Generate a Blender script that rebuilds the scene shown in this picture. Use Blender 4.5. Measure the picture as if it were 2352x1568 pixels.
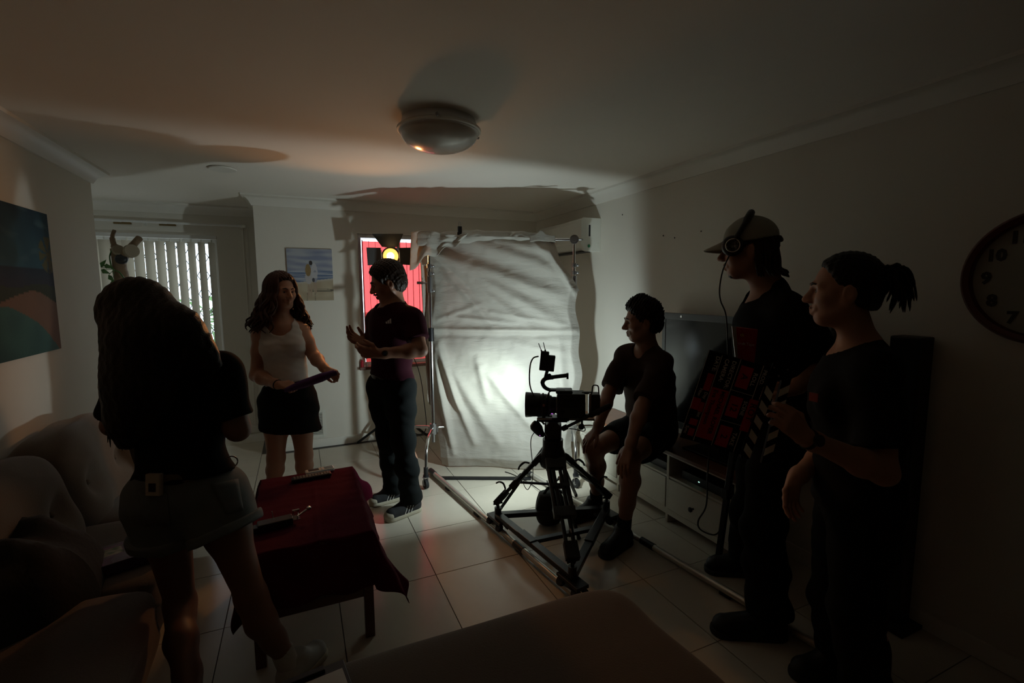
import bpy, bmesh, math, random
import numpy as np
from mathutils import Vector, Matrix, Quaternion, noise as mnoise

random.seed(7); np.random.seed(7)
for o in list(bpy.data.objects): bpy.data.objects.remove(o, do_unlink=True)
S = bpy.context.scene
COL = S.collection

# ------------------------------------------------------------------ camera
IW, IH = 2352.0, 1568.0
FPX, HC, PITCH, YAW, ROLL = 1099.85, 1.5486, 0.1098, 0.4184, -0.0058
_f = Vector((math.sin(YAW)*math.cos(PITCH), math.cos(YAW)*math.cos(PITCH), -math.sin(PITCH)))
_r = Vector((math.cos(YAW), -math.sin(YAW), 0)); _u = _r.cross(_f)
_r, _u = (_r*math.cos(ROLL)+_u*math.sin(ROLL)), (_u*math.cos(ROLL)-_r*math.sin(ROLL))
cd = bpy.data.cameras.new('camera'); cam = bpy.data.objects.new('camera', cd); COL.objects.link(cam)
cd.sensor_width = 36; cd.lens = FPX/IW*36; cd.clip_start = 0.05; cd.clip_end = 200
cam.matrix_world = Matrix(((_r.x,_u.x,-_f.x,0),(_r.y,_u.y,-_f.y,0),(_r.z,_u.z,-_f.z,HC),(0,0,0,1)))
S.camera = cam
# ------------------------------------------------------------------ colour management
S.view_settings.view_transform = 'Standard'; S.view_settings.look = 'None'
S.view_settings.gamma = 1; S.view_settings.use_curve_mapping = False
S.view_settings.exposure = 0.35
S.display_settings.display_device = 'sRGB'
S.cycles.max_bounces = 7; S.cycles.diffuse_bounces = 5; S.cycles.glossy_bounces = 3; S.cycles.transmission_bounces = 3; S.cycles.transparent_max_bounces = 10
S.cycles.caustics_reflective = False; S.cycles.caustics_refractive = False; S.cycles.sample_clamp_indirect = 6
# ------------------------------------------------------------------ world: plain bright overcast sky
W = bpy.data.worlds.new('sky'); S.world = W; W.use_nodes = True
_bg = W.node_tree.nodes['Background']
_bg.inputs['Color'].default_value = (0.78, 0.88, 1.0, 1); _bg.inputs['Strength'].default_value = 3.0
# daylight openings (portals only help sampling of the sky through the two windows)
def portal(name, c, rx, rz, sx, sy):
    l = bpy.data.lights.new(name, 'AREA'); l.shape = 'RECTANGLE'; l.size = sx; l.size_y = sy
    l.cycles.is_portal = True
    o = bpy.data.objects.new(name, l); COL.objects.link(o); o.location = c; o.rotation_euler = (rx, 0, rz); return o
portal('sky_portal', (-1.55, 6.02, 1.03), -math.pi/2, 0, 1.9, 2.05)
portal('sky_portal', (0.95, 5.16, 1.43), -math.pi/2, 0, 0.84, 1.36)

# geometry helpers from the photograph's calibrated camera: pixel + real distance -> world point
C0 = Vector((0, 0, HC)); FH = Vector((math.sin(YAW), math.cos(YAW), 0))
def ray(x, y): return _f + _r*((x-IW/2)/FPX) - _u*((y-IH/2)/FPX)
def onz(x, y, z=0.0): d = ray(x, y); return C0 + d*((z-HC)/d.z)
def ony(x, y, Y): d = ray(x, y); return C0 + d*(Y/d.y)
def onx(x, y, X): d = ray(x, y); return C0 + d*(X/d.x)
def at(x, y, D): d = ray(x, y); return C0 + d*(D/d.dot(FH))     # D = horizontal distance in front of the camera
def onpl(x, y, p0, n): d = ray(x, y); return C0 + d*((Vector(p0)-C0).dot(n)/d.dot(n))

# ------------------------------------------------------------------ materials
MAT = {}
def mat(name, col=(.5,.5,.5), rough=.6, metal=0, var=.08, nscale=8, bump=0, bscale=60, spec=.5, emit=None, estr=0,
        attr=False, trans=0, alpha=None, sheen=0, sss=0, coat=0):
    if name in MAT: return MAT[name]
    m = bpy.data.materials.new(name); m.use_nodes = True; nt = m.node_tree; b = nt.nodes['Principled BSDF']
    b.inputs['Roughness'].default_value = rough; b.inputs['Metallic'].default_value = metal
    b.inputs['Specular IOR Level'].default_value = spec
    if sheen: b.inputs['Sheen Weight'].default_value = sheen
    if coat: b.inputs['Coat Weight'].default_value = coat
    if sss: b.inputs['Subsurface Weight'].default_value = sss; b.inputs['Subsurface Radius'].default_value = (.012,.005,.003)
    if trans: b.inputs['Transmission Weight'].default_value = trans
    tc = nt.nodes.new('ShaderNodeTexCoord')
    n = nt.nodes.new('ShaderNodeTexNoise'); n.inputs['Scale'].default_value = nscale; n.inputs['Detail'].default_value = 5
    nt.links.new(tc.outputs['Object'], n.inputs['Vector'])
    if attr:
        a = nt.nodes.new('ShaderNodeVertexColor'); a.layer_name = 'Col'; src = a.outputs['Color']
    else:
        a = nt.nodes.new('ShaderNodeRGB'); a.outputs[0].default_value = (*col, 1); src = a.outputs[0]
    mp = nt.nodes.new('ShaderNodeMapRange'); mp.inputs['To Min'].default_value = 1-var; mp.inputs['To Max'].default_value = 1+var
    nt.links.new(n.outputs['Fac'], mp.inputs['Value'])
    mx = nt.nodes.new('ShaderNodeMix'); mx.data_type = 'RGBA'; mx.blend_type = 'MULTIPLY'; mx.inputs['Factor'].default_value = 1
    nt.links.new(src, mx.inputs['A']); nt.links.new(mp.outputs['Result'], mx.inputs['B'])
    nt.links.new(mx.outputs['Result'], b.inputs['Base Color'])
    if bump:
        n2 = nt.nodes.new('ShaderNodeTexNoise'); n2.inputs['Scale'].default_value = bscale; n2.inputs['Detail'].default_value = 6
        nt.links.new(tc.outputs['Object'], n2.inputs['Vector'])
        bp = nt.nodes.new('ShaderNodeBump'); bp.inputs['Strength'].default_value = bump; bp.inputs['Distance'].default_value = .01
        nt.links.new(n2.outputs['Fac'], bp.inputs['Height']); nt.links.new(bp.outputs['Normal'], b.inputs['Normal'])
    if emit: b.inputs['Emission Color'].default_value = (*emit, 1); b.inputs['Emission Strength'].default_value = estr
    MAT[name] = m; return m

# ------------------------------------------------------------------ mesh builder
def frame_of(d, hint=(0,0,1)):
    d = Vector(d).normalized(); h = Vector(hint)
    if abs(d.dot(h.normalized())) > .98: h = Vector((1,0,0)) if abs(d.x) < .9 else Vector((0,1,0))
    x = h.cross(d).normalized(); y = d.cross(x); return x, y, d
class MB:
    def __init__(s): s.v = []; s.f = []; s.c = None
    def add(s, vs, fs):
        n = len(s.v); s.v += [Vector(p) for p in vs]; s.f += [tuple(i+n for i in f) for f in fs]; return s
    def box(s, c, sz, R=None, taper=1):
        c = Vector(c); hx, hy, hz = [q/2 for q in sz]; vs = []
        for z in (-1,1):
            k = taper if z > 0 else 1
            for x, y in ((-1,-1),(1,-1),(1,1),(-1,1)):
                p = Vector((x*hx*k, y*hy*k, z*hz)); vs.append(c + (R @ p if R else p))
        return s.add(vs, [(3,2,1,0),(4,5,6,7),(0,1,5,4),(1,2,6,5),(2,3,7,6),(3,0,4,7)])
    def bar(s, a, b, w, h, hint=(0,0,1)):      # rectangular bar from a to b
        a, b = Vector(a), Vector(b); x, y, z = frame_of(b-a, hint)
        R = Matrix((x, y, z)).transposed(); return s.box((a+b)/2, (w, h, (b-a).length), R)
    def cyl(s, a, b, r, r2=None, n=16, cap=True):
        a, b = Vector(a), Vector(b); r2 = r if r2 is None else r2; x, y, z = frame_of(b-a); vs = []
        for p, q in ((a, r), (b, r2)):
            for i in range(n):
                t = 2*math.pi*i/n; vs.append(p + x*(q*math.cos(t)) + y*(q*math.sin(t)))
        fs = [(i, (i+1) % n, n+(i+1) % n, n+i) for i in range(n)]
        if cap: fs += [tuple(reversed(range(n))), tuple(range(n, 2*n))]
        return s.add(vs, fs)
    def tube(s, pts, r, n=10, cap=True):       # r: number or list
        pts = [Vector(p) for p in pts]; m = len(pts); rs = r if isinstance(r, (list, tuple)) else [r]*m
        vs = []; x = None
        for i, p in enumerate(pts):
            d = (pts[min(i+1, m-1)] - pts[max(i-1, 0)])
            if d.length < 1e-9: d = Vector((0,0,1))
            d.normalize()
            if x is None: x, y, _ = frame_of(d)
            else:
                x = (x - d*x.dot(d)); x = x.normalized() if x.length > 1e-6 else frame_of(d)[0]; y = d.cross(x)
            for k in range(n):
                t = 2*math.pi*k/n; vs.append(p + x*(rs[i]*math.cos(t)) + y*(rs[i]*math.sin(t)))
        fs = []
        for i in range(m-1):
            for k in range(n):
                a = i*n+k; b = i*n+(k+1) % n; fs.append((a, b, b+n, a+n))
        if cap: fs += [tuple(reversed(range(n))), tuple(range((m-1)*n, m*n))]
        return s.add(vs, fs)
    def lathe(s, o, prof, n=32, axis=(0,0,1), hint=(0,1,0)):     # prof: [(radius, height)]
        o = Vector(o); x, y, z = frame_of(axis, hint); m = len(prof); vs = []
        for r, h in prof:
            for k in range(n):
                t = 2*math.pi*k/n; vs.append(o + z*h + x*(r*math.cos(t)) + y*(r*math.sin(t)))
        fs = []
        for i in range(m-1):
            for k in range(n):
                a = i*n+k; b = i*n+(k+1) % n; fs.append((a, b, b+n, a+n))
        if prof[0][0] > 1e-6: fs.append(tuple(reversed(range(n))))
        if prof[-1][0] > 1e-6: fs.append(tuple(range((m-1)*n, m*n)))
        return s.add(vs, fs)
    def ball(s, c, r, n=16, m=10, R=None):
        r = (r, r, r) if not isinstance(r, (tuple, list)) else r; c = Vector(c); vs = []; fs = []
        for i in range(m+1):
            p = math.pi*i/m
            for k in range(n):
                t = 2*math.pi*k/n; q = Vector((r[0]*math.sin(p)*math.cos(t), r[1]*math.sin(p)*math.sin(t), r[2]*math.cos(p)))
                vs.append(c + (R @ q if R else q))
        for i in range(m):
            for k in range(n):
                a = i*n+k; b = i*n+(k+1) % n; fs.append((a+n, b+n, b, a))
        return s.add(vs, fs)
    def prism(s, poly, ext):                   # poly: 3-D points of a planar outline, ext: extrusion vector
        poly = [Vector(p) for p in poly]; n = len(poly); e = Vector(ext)
        return s.add(poly + [p+e for p in poly], [tuple(reversed(range(n))), tuple(range(n, 2*n))] +
                     [(i, (i+1) % n, n+(i+1) % n, n+i) for i in range(n)])
    def grid(s, fn, nu, nv):
        vs = [fn(i/nu, j/nv) for j in range(nv+1) for i in range(nu+1)]
        return s.add(vs, [(j*(nu+1)+i, j*(nu+1)+i+1, (j+1)*(nu+1)+i+1, (j+1)*(nu+1)+i) for j in range(nv) for i in range(nu)])

ORI = {}
def _finish(o, me, name, material, parent, smooth, bevel, label, subs=0, thick=0):
    if material: me.materials.append(material if not isinstance(material, str) else MAT[material])
    if smooth:
        me.polygons.foreach_set('use_smooth', [True]*len(me.polygons))
        if smooth != 'all': me.set_sharp_from_angle(angle=math.radians(smooth if smooth is not True else 40))
    COL.objects.link(o)
    if thick: md = o.modifiers.new('thickness', 'SOLIDIFY'); md.thickness = thick; md.offset = 0
    if subs: md = o.modifiers.new('subdivision', 'SUBSURF'); md.levels = subs; md.render_levels = subs
    if bevel: md = o.modifiers.new('bevel', 'BEVEL'); md.width = bevel; md.segments = 2; md.limit_method = 'ANGLE'
    if label: o['label'] = label
    return o
def obj(name, mb, material, parent=None, smooth=False, bevel=0, label=None, loc=None, subs=0, thick=0, cols=None):
    """one mesh object; mb is in world coordinates"""
    ori = ORI[parent.name] if parent else Vector(loc) if loc is not None else Vector((0,0,0))
    me = bpy.data.meshes.new(name)
    if isinstance(mb, MB):
        me.from_pydata([v-ori for v in mb.v], [], mb.f)
    else:
        v, f = mb
        v = np.asarray(v, dtype=np.float32) - np.array(ori, dtype=np.float32); f = np.asarray(f, dtype=np.int32)
        k = f.shape[1]; me.vertices.add(len(v)); me.vertices.foreach_set('co', v.ravel())
        me.loops.add(f.size); me.loops.foreach_set('vertex_index', f.ravel())
        me.polygons.add(len(f)); me.polygons.foreach_set('loop_start', np.arange(0, f.size, k, dtype=np.int32))
        me.polygons.foreach_set('loop_total', np.full(len(f), k, dtype=np.int32)); me.update(calc_edges=True)
    me.validate()
    if cols is not None:
        ca = me.color_attributes.new('Col', 'FLOAT_COLOR', 'POINT'); ca.data.foreach_set('color', np.asarray(cols, dtype=np.float32).ravel())
    o = bpy.data.objects.new(name, me); ORI[o.name] = ori
    if parent: o.parent = parent
    else: o.location = ori
    return _finish(o, me, name, material, parent, smooth, bevel, label, subs, thick)
def thing(name, label, cat, loc=(0,0,0), group=None):
    o = bpy.data.objects.new(name, None); COL.objects.link(o); o.location = loc; o.empty_display_size = .1
    o['label'] = label; o['category'] = cat
    if group: o['group'] = group
    ORI[o.name] = Vector(loc); return o
def tag(o, label, cat, group=None):
    o['label'] = label; o['category'] = cat
    if group: o['group'] = group
    return o
def struct(o): o['kind'] = 'structure'; return o
def text_mesh(txt, size, origin, right, up, depth=.0008, align='LEFT', bold=0):
    """built-in font text as MB laid at origin along right/up"""
    cu = bpy.data.curves.new('text', 'FONT'); cu.body = txt; cu.size = size; cu.extrude = depth/2; cu.align_x = align; cu.resolution_u = 2
    cu.offset = bold
    ob = bpy.data.objects.new('text', cu); COL.objects.link(ob)
    dg = bpy.context.evaluated_depsgraph_get(); me = bpy.data.meshes.new_from_object(ob.evaluated_get(dg))
    right = Vector(right).normalized(); up = Vector(up).normalized(); nz = right.cross(up); o = Vector(origin)
    mb = MB(); mb.add([o + right*v.co.x + up*v.co.y + nz*v.co.z for v in me.vertices], [tuple(p.vertices) for p in me.polygons])
    bpy.data.objects.remove(ob); bpy.data.curves.remove(cu); bpy.data.meshes.remove(me); return mb
def lerp(a, b, t): return a + (b-a)*t
def spline(pts, n=8):
    """Catmull-Rom through points"""
    P = [Vector(p) for p in pts]; P = [P[0]*2-P[1]] + P + [P[-1]*2-P[-2]]; out = []
    for i in range(1, len(P)-2):
        a, b, c, d = P[i-1], P[i], P[i+1], P[i+2]
        for k in range(n):
            t = k/n; out.append(.5*((2*b) + (c-a)*t + (2*a-5*b+4*c-d)*t*t + (3*b-a-3*c+d)*t**3))
    return out + [P[-2]]
# ================================================================== materials of the place
mat('rear_wall_paint', (.07,.05,.035), .8, var=.05)  # dark colour on the unseen rear wall, chosen to cut bounced light
mat('wall_paint', (.67,.635,.56), .75, var=.03, nscale=3, bump=.05, bscale=90)
mat('ceiling_paint', (.80,.755,.68), .85, var=.03, nscale=2, bump=.04, bscale=70)
mat('trim_paint', (.72,.69,.62), .5, var=.03)
mat('tile', (.55,.50,.41), .24, var=.10, nscale=5, bump=.012, bscale=25)
mat('grout', (.10,.09,.08), .9, var=.2, nscale=20)
mat('white_metal', (.7,.7,.68), .35, var=.03)
mat('white_plastic', (.68,.67,.6), .4, var=.04)
mat('chrome', (.75,.75,.75), .18, 1, var=.05)
mat('steel', (.45,.45,.46), .32, 1, var=.08)
mat('black_metal', (.018,.018,.02), .38, .5, var=.2)
mat('black_plastic', (.012,.012,.013), .45, var=.2)
mat('black_rubber', (.012,.012,.012), .8, var=.2)
mat('black_cable', (.008,.008,.008), .5, var=.2)
mat('dark_wood', (.11,.032,.016), .4, var=.25, nscale=14)

# ================================================================== room shell
CZ = 2.40; XR = 2.53; XL = -1.30; YB = 4.987; YA = 5.80; YL = 4.40; XA = -3.2; YR = -4.5; XP = -.33
def slab(mb, x0, x1, y0, y1, z0, z1): return mb.box(((x0+x1)/2, (y0+y1)/2, (z0+z1)/2), (x1-x0, y1-y0, z1-z0))
WX0, WX1, WZ0, WZ1 = .565, 1.345, .775, 2.095        # red window
DX0, DX1, DZ1 = -2.55, -.735, 2.075                  # glass door behind the blind
def st(name, mb, m, **k): return struct(obj(name, mb, m, **k))
mb = MB()
slab(mb, XP, WX0, YB, YB+.14, 0, CZ); slab(mb, WX1, XR, YB, YB+.14, 0, CZ)
slab(mb, WX0, WX1, YB, YB+.14, 0, WZ0); slab(mb, WX0, WX1, YB, YB+.14, WZ1, CZ)
slab(mb, XP, XP+.12, YB+.14, YA, 0, CZ)
st('wall_back', mb, 'wall_paint')
mb = MB(); slab(mb, XA, DX0, YA, YA+.14, 0, CZ); slab(mb, DX1, XP+.12, YA, YA+.14, 0, CZ); slab(mb, DX0, DX1, YA, YA+.14, DZ1, CZ)
st('wall_alcove', mb, 'wall_paint')
mb = MB(); slab(mb, XR, XR+.12, YR, YB+.14, 0, CZ); st('wall_right', mb, 'wall_paint')
mb = MB(); slab(mb, XL-.12, XL, YR, YL, 0, CZ); slab(mb, XA-.12, XL-.12, YL-.12, YL, 0, CZ); slab(mb, XA-.12, XA, YL, YA+.14, 0, CZ)
st('wall_left', mb, 'wall_paint')
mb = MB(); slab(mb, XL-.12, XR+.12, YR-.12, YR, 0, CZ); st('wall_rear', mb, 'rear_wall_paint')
mb = MB(); slab(mb, XA-.12, XR+.12, YR-.12, YA+.14, CZ, CZ+.1); st('ceiling', mb, 'ceiling_paint')
mb = MB(); slab(mb, XA-.12, XR+.12, YR-.12, YA+.14, -.12, -.004)
floor = st('floor', mb, 'grout')
# tiles: individual slabs with a recessed joint
TX0, TY0, TS, GAP = .1127-5*.5, 1.4178-.5*9, .5, .0045
full = None
def tile_mesh(w, h):
    m = MB(); m.box((w/2, h/2, -.004), (w, h, .008)); me = bpy.data.meshes.new('tile')
    me.from_pydata(m.v, [], m.f); me.materials.append(MAT['tile']); return me
full = tile_mesh(TS-GAP, TS-GAP)
for j in range(-2, 18):
    for i in range(-3, 11):
        x0, x1 = TX0+i*TS+GAP/2, TX0+(i+1)*TS-GAP/2; y0, y1 = TY0+j*TS+GAP/2, TY0+(j+1)*TS-GAP/2
        ym = (y0+y1)/2; xm = (x0+x1)/2
        lx = XL if ym < YL else XA; rx = XR if (ym < YB) else XP
        ylo = YR if xm > XL else YL; yhi = YB if xm > XP else YA
        a0, a1, b0, b1 = max(x0, lx), min(x1, rx), max(y0, ylo), min(y1, yhi)
        if a1-a0 < .02 or b1-b0 < .02: continue
        cut = (a1-a0 < TS-GAP-1e-4) or (b1-b0 < TS-GAP-1e-4)
        me = tile_mesh(a1-a0, b1-b0) if cut else full
        o = bpy.data.objects.new('tile', me); COL.objects.link(o); o.parent = floor
        o.location = (a0, b0, 0); o.rotation_euler = (random.uniform(-.0012,.0012), random.uniform(-.0012,.0012), 0)
# cornices (cove profile) : (distance from wall, drop)
CP = [(0,.092),(.012,.092),(.018,.080),(.030,.056),(.050,.034),(.074,.020),(.088,.016),(.092,0)]
def cornice(name, path, normals):
    """path: floor-plan points along the wall, normals: inward mitre offsets (dx,dy for one metre)"""
    mb = MB(); n = len(CP)
    vs = []
    for (x, y), (nx, ny) in zip(path, normals):
        for d, h in CP: vs.append((x+nx*d, y+ny*d, CZ-h-.0005))
        vs.append((x, y, CZ-.0005))
    m = n+1; fs = []
    for i in range(len(path)-1):
        for k in range(m): fs.append((i*m+k, i*m+(k+1) % m, (i+1)*m+(k+1) % m, (i+1)*m+k))
    fs += [tuple(range(m)), tuple(reversed(range((len(path)-1)*m, len(path)*m)))]
    mb.add(vs, fs); return st(name, mb, 'trim_paint', smooth=35)
cornice('trim_1', [(XR,YR),(XR,YB),(XP,YB),(XP,YA),(XA,YA),(XA,YL)], [(-1,1),(-1,-1),(-1,-1),(-1,-1),(1,-1),(1,1)])
cornice('trim_2', [(XA,YL),(XL,YL),(XL,YR)], [(1,1),(1,1),(1,1)])
def skirting(name, segs, t=.014, h=.085):
    mb = MB()
    for x0, y0, x1, y1 in segs: slab(mb, min(x0,x1), max(x0,x1), min(y0,y1), max(y0,y1), 0.0005, h)
    return st(name, mb, 'trim_paint', bevel=.003)
skirting('baseboard_back', [(XP-.014,YB-.014,XR,YB),(XP-.014,YB,XP,YA-.014),(DX1,YA-.014,XP,YA)])
skirting('baseboard_right', [(XR-.014,YR,XR,YB-.015)])
skirting('baseboard_left', [(XL,YR,XL+.014,YL)])

# ------------------------------------------------------------------ window_1: glass sliding door behind the vertical blind
mb = MB(); fw = .05
slab(mb, DX0, DX0+fw, YA+.03, YA+.10, 0, DZ1); slab(mb, DX1-fw, DX1, YA+.03, YA+.10, 0, DZ1)
slab(mb, DX0+fw, DX1-fw, YA+.03, YA+.10, DZ1-fw, DZ1); slab(mb, DX0+fw, DX1-fw, YA+.03, YA+.10, 0, .04)
slab(mb, (DX0+DX1)/2-.03, (DX0+DX1)/2+.03, YA+.03, YA+.10, .04, DZ1-fw)
win1 = st('window_1', mb, 'white_metal', bevel=.003)
mat('black_mesh', (.03,.03,.03), .5)
g = bpy.data.materials.new('clear_glass'); g.use_nodes = True; nt = g.node_tree; nt.nodes.remove(nt.nodes['Principled BSDF'])
def glassmat(m, tint, gl=.06):
    nt = m.node_tree; out = nt.nodes['Material Output']
    t = nt.nodes.new('ShaderNodeBsdfTransparent'); t.inputs[0].default_value = (*tint, 1)
    gg = nt.nodes.new('ShaderNodeBsdfGlossy'); gg.inputs['Roughness'].default_value = .03
    nz = nt.nodes.new('ShaderNodeTexNoise'); nz.inputs['Scale'].default_value = 3
    fr = nt.nodes.new('ShaderNodeMapRange'); fr.inputs['To Min'].default_value = gl*.8; fr.inputs['To Max'].default_value = gl*1.2
    nt.links.new(nz.outputs['Fac'], fr.inputs['Value'])
    mx = nt.nodes.new('ShaderNodeMixShader'); nt.links.new(fr.outputs['Result'], mx.inputs[0])
    nt.links.new(t.outputs[0], mx.inputs[1]); nt.links.new(gg.outputs[0], mx.inputs[2]); nt.links.new(mx.outputs[0], out.inputs[0])
glassmat(g, (.93,.96,.97)); MAT['clear_glass'] = g
g2 = bpy.data.materials.new('red_gel'); g2.use_nodes = True; g2.node_tree.nodes.remove(g2.node_tree.nodes['Principled BSDF'])
glassmat(g2, (.86,.27,.26), .03); MAT['red_gel'] = g2
for a, b in ((DX0+fw, (DX0+DX1)/2-.03), ((DX0+DX1)/2+.03, DX1-fw)):
    m2 = MB(); slab(m2, a, b, YA+.062, YA+.066, .04, DZ1-fw); obj('pane', m2, 'clear_glass', win1)
# diamond security grille outside the glass
mb = MB(); p = .11; y = YA+.115
x = DX0-2.1
while x < DX1:
    for sg in (1, -1):
        a = Vector((x, y, .05 if sg > 0 else DZ1-.05)); H_ = DZ1-.1; b = Vector((x+H_*.58, y, a.z+sg*H_))
        t0 = max(0, (DX0+.05-a.x)/(b.x-a.x)); t1 = min(1, (DX1-.05-a.x)/(b.x-a.x))
        if t1 > t0+.01: mb.bar(a.lerp(b, t0), a.lerp(b, t1), .006, .006)
    x += p
obj('security_grille', mb, 'black_mesh', win1)
# ------------------------------------------------------------------ window_2: window covered with red gel
mb = MB(); fw = .035; y0, y1 = YB+.06, YB+.11
slab(mb, WX0, WX0+fw, y0, y1, WZ0, WZ1); slab(mb, WX1-fw, WX1, y0, y1, WZ0, WZ1); slab(mb, WX0+fw, WX1-fw, y0, y1, WZ1-fw, WZ1); slab(mb, WX0+fw, WX1-fw, y0, y1, WZ0, WZ0+fw)
slab(mb, WX0+.39, WX0+.42, y0, y1, WZ0+fw, WZ1-fw)
win2 = st('window_2', mb, 'white_metal', bevel=.002)
mb = MB(); slab(mb, WX0+fw, WX1-fw, YB+.088, YB+.091, WZ0+fw, WZ1-fw); obj('pane', mb, 'clear_glass', win2)
mb = MB(); slab(mb, WX0+.045, WX1-fw, YB+.074, YB+.075, WZ0+fw, WZ1-.065); obj('red_gel_sheet', mb, 'red_gel', win2, label='translucent red gel taped over the glass')
mb = MB(); slab(mb, WX0-.035, WX1+.035, YB-.045, YB-.0005, WZ0-.03, WZ0-.001); obj('sill', mb, 'dark_wood', win2, bevel=.004, label='dark red timber window sill')
mb = MB()
for s, a in ((0,0),): 
    slab(mb, WX0-.012, WX1+.012, YB-.008, YB+.001, WZ1, WZ1+.014)
obj('head_trim', mb, 'trim_paint', win2)
# outside: pale paving, a rendered fence and a hedge
mat('paving', (.62,.60,.56), .9, var=.1, nscale=2); mat('render_fence', (.70,.66,.62), .9, var=.08, nscale=1.5); mat('hedge_leaf', (.10,.20,.05), .6, var=.4, nscale=6)
mb = MB(); slab(mb, -7, 6, YA+.14, 13, -.2, -.05); slab(mb, XP+.12, 6, YB+.14, YA+.14, -.2, -.05); tag(obj('paving', mb, 'paving'), 'pale paved yard outside the windows', 'paving'); bpy.data.objects['paving']['kind'] = 'structure'
mb = MB(); slab(mb, -.4, 4.5, 7.6, 7.7, -.05, 1.15); slab(mb, -.4, 4.5, 7.58, 7.72, 1.15, 1.2)
tag(obj('garden_wall', mb, 'render_fence'), 'low rendered wall in the yard behind the red window', 'wall')
def hedge(name, x0, x1, y, h, label, seed):
    rnd = random.Random(seed); mb = MB()
    for k in range(900):
        c = Vector((rnd.uniform(x0, x1), y+rnd.uniform(-.35,.35), rnd.uniform(.05, h)*rnd.uniform(.75,1)))
        d = Vector((rnd.uniform(-1,1), rnd.uniform(-1,1), rnd.uniform(-.4,1))).normalized(); e = d.orthogonal().normalized(); L = rnd.uniform(.06,.13)
        mb.add([c-d*L, c+e*L*.4, c+d*L, c-e*L*.4], [(0,1,2,3)])
    t = thing(name, label, 'hedge', ((x0+x1)/2, y, -.05))
    o = obj('foliage', mb, 'hedge_leaf', t); o['kind'] = 'stuff'
    m2 = MB()
    for k in range(7): a = lerp(x0, x1, (k+.5)/7); m2.cyl((a, y, -.05), (a+rnd.uniform(-.1,.1), y, h*.7), .025, .012, 6)
    obj('stems', m2, 'dark_wood', t)
hedge('hedge', -3.6, -.9, 8.6, 1.5, 'green leafy hedge in the yard beyond the vertical blind', 3)
# ================================================================== vertical blind
bl = bpy.data.materials.new('blind_fabric'); bl.use_nodes = True; nt = bl.node_tree; b = nt.nodes['Principled BSDF']
b.inputs['Base Color'].default_value = (.50,.46,.38,1); b.inputs['Roughness'].default_value = .8
tr = nt.nodes.new('ShaderNodeBsdfTranslucent'); tr.inputs[0].default_value = (.42,.37,.27,1)
nz = nt.nodes.new('ShaderNodeTexNoise'); nz.inputs['Scale'].default_value = 160
mp = nt.nodes.new('ShaderNodeMapRange'); mp.inputs['To Min'].default_value = .10; mp.inputs['To Max'].default_value = .18
mx = nt.nodes.new('ShaderNodeMixShader'); nt.links.new(nz.outputs['Fac'], mp.inputs['Value']); nt.links.new(mp.outputs['Result'], mx.inputs[0])
nt.links.new(b.outputs[0], mx.inputs[1]); nt.links.new(tr.outputs[0], mx.inputs[2]); nt.links.new(mx.outputs[0], nt.nodes['Material Output'].inputs[0]); MAT['blind_fabric'] = bl
BY = YA-.055
blind = thing('vertical_blind', 'cream fabric vertical blind hanging over the bright glass door', 'blind', (-1.6, BY, 0))
mb = MB(); slab(mb, -2.62, -.725, BY-.022, BY+.022, 2.06, 2.095); obj('head_rail', mb, 'white_metal', blind, bevel=.003)
me = bpy.data.meshes.new('slat'); n = 4; vs = []; fs = []
for i in range(n+1):
    t = i/n-.5; vs += [(t*.089, -.006*(1-4*t*t), 0), (t*.089, -.006*(1-4*t*t), -2.0)]
for i in range(n): fs.append((2*i, 2*i+1, 2*i+3, 2*i+2))
me.from_pydata(vs, [], fs); me.materials.append(bl); me.polygons.foreach_set('use_smooth', [True]*n)
cl = bpy.data.meshes.new('clip'); m2 = MB(); m2.box((0,0,0), (.012,.012,.03)); cl.from_pydata(m2.v, [], m2.f); cl.materials.append(MAT['white_plastic'])
k = 0; x = -.775
while x > -2.6:
    o = bpy.data.objects.new('slat', me); COL.objects.link(o); o.parent = blind; o.location = (x+1.6, 0, 2.03)
    ang = 58-3.2*k if k < 10 else 26-1.0*(k-10)
    o.rotation_euler = (0, 0, math.radians(max(ang, 14)+random.uniform(-2,2)))
    c = bpy.data.objects.new('clip', cl); COL.objects.link(c); c.parent = o; c.location = (0, 0, .012)
    k += 1; x -= .0865
mb = MB(); mb.tube(spline([(-.735,BY-.03,2.05),(-.733,BY-.03,1.4),(-.735,BY-.03,.7)]), .0022, 6); obj('pull_cord', mb, 'white_plastic', blind)
# curtain rod above
rod = thing('curtain_rod', 'white curtain rod fixed high above the vertical blind', 'curtain rod', (-1.2, YA-.07, 2.2))
mb = MB(); zr = 2.205; mb.cyl((-2.9,YA-.07,zr+.012), (-.49,YA-.07,zr), .011, n=12); obj('pole', mb, 'white_metal', rod, smooth=True)
mb = MB(); mb.cyl((-.49,YA-.07,zr), (-.455,YA-.07,zr), .018, n=14); obj('finial', mb, 'white_plastic', rod, smooth=True)
for x in (-.50, -1.32):
    mb = MB(); mb.box((x, YA-.035, zr), (.018,.07,.03)); mb.box((x, YA-.004, zr), (.03,.008,.06)); obj('bracket', mb, 'white_plastic', rod, bevel=.002)
mat('brass', (.30,.21,.10), .35, 1)
for x in (-1.50, -1.14):
    mb = MB(); mb.box((x, YA-.004, zr-.012), (.14,.006,.016)); mb.box((x+.03, YA-.010, zr-.008), (.07,.006,.02)); obj('hinge_plate', mb, 'brass', rod)
# slim cover moulding and cable channel on the alcove wall
mb = MB(); slab(mb, -.50, -.488, YA-.012, YA, .1, 2.19); slab(mb, -.455, -.45, YA-.006, YA, .1, 2.19); st('trim_3', mb, 'trim_paint')
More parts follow.
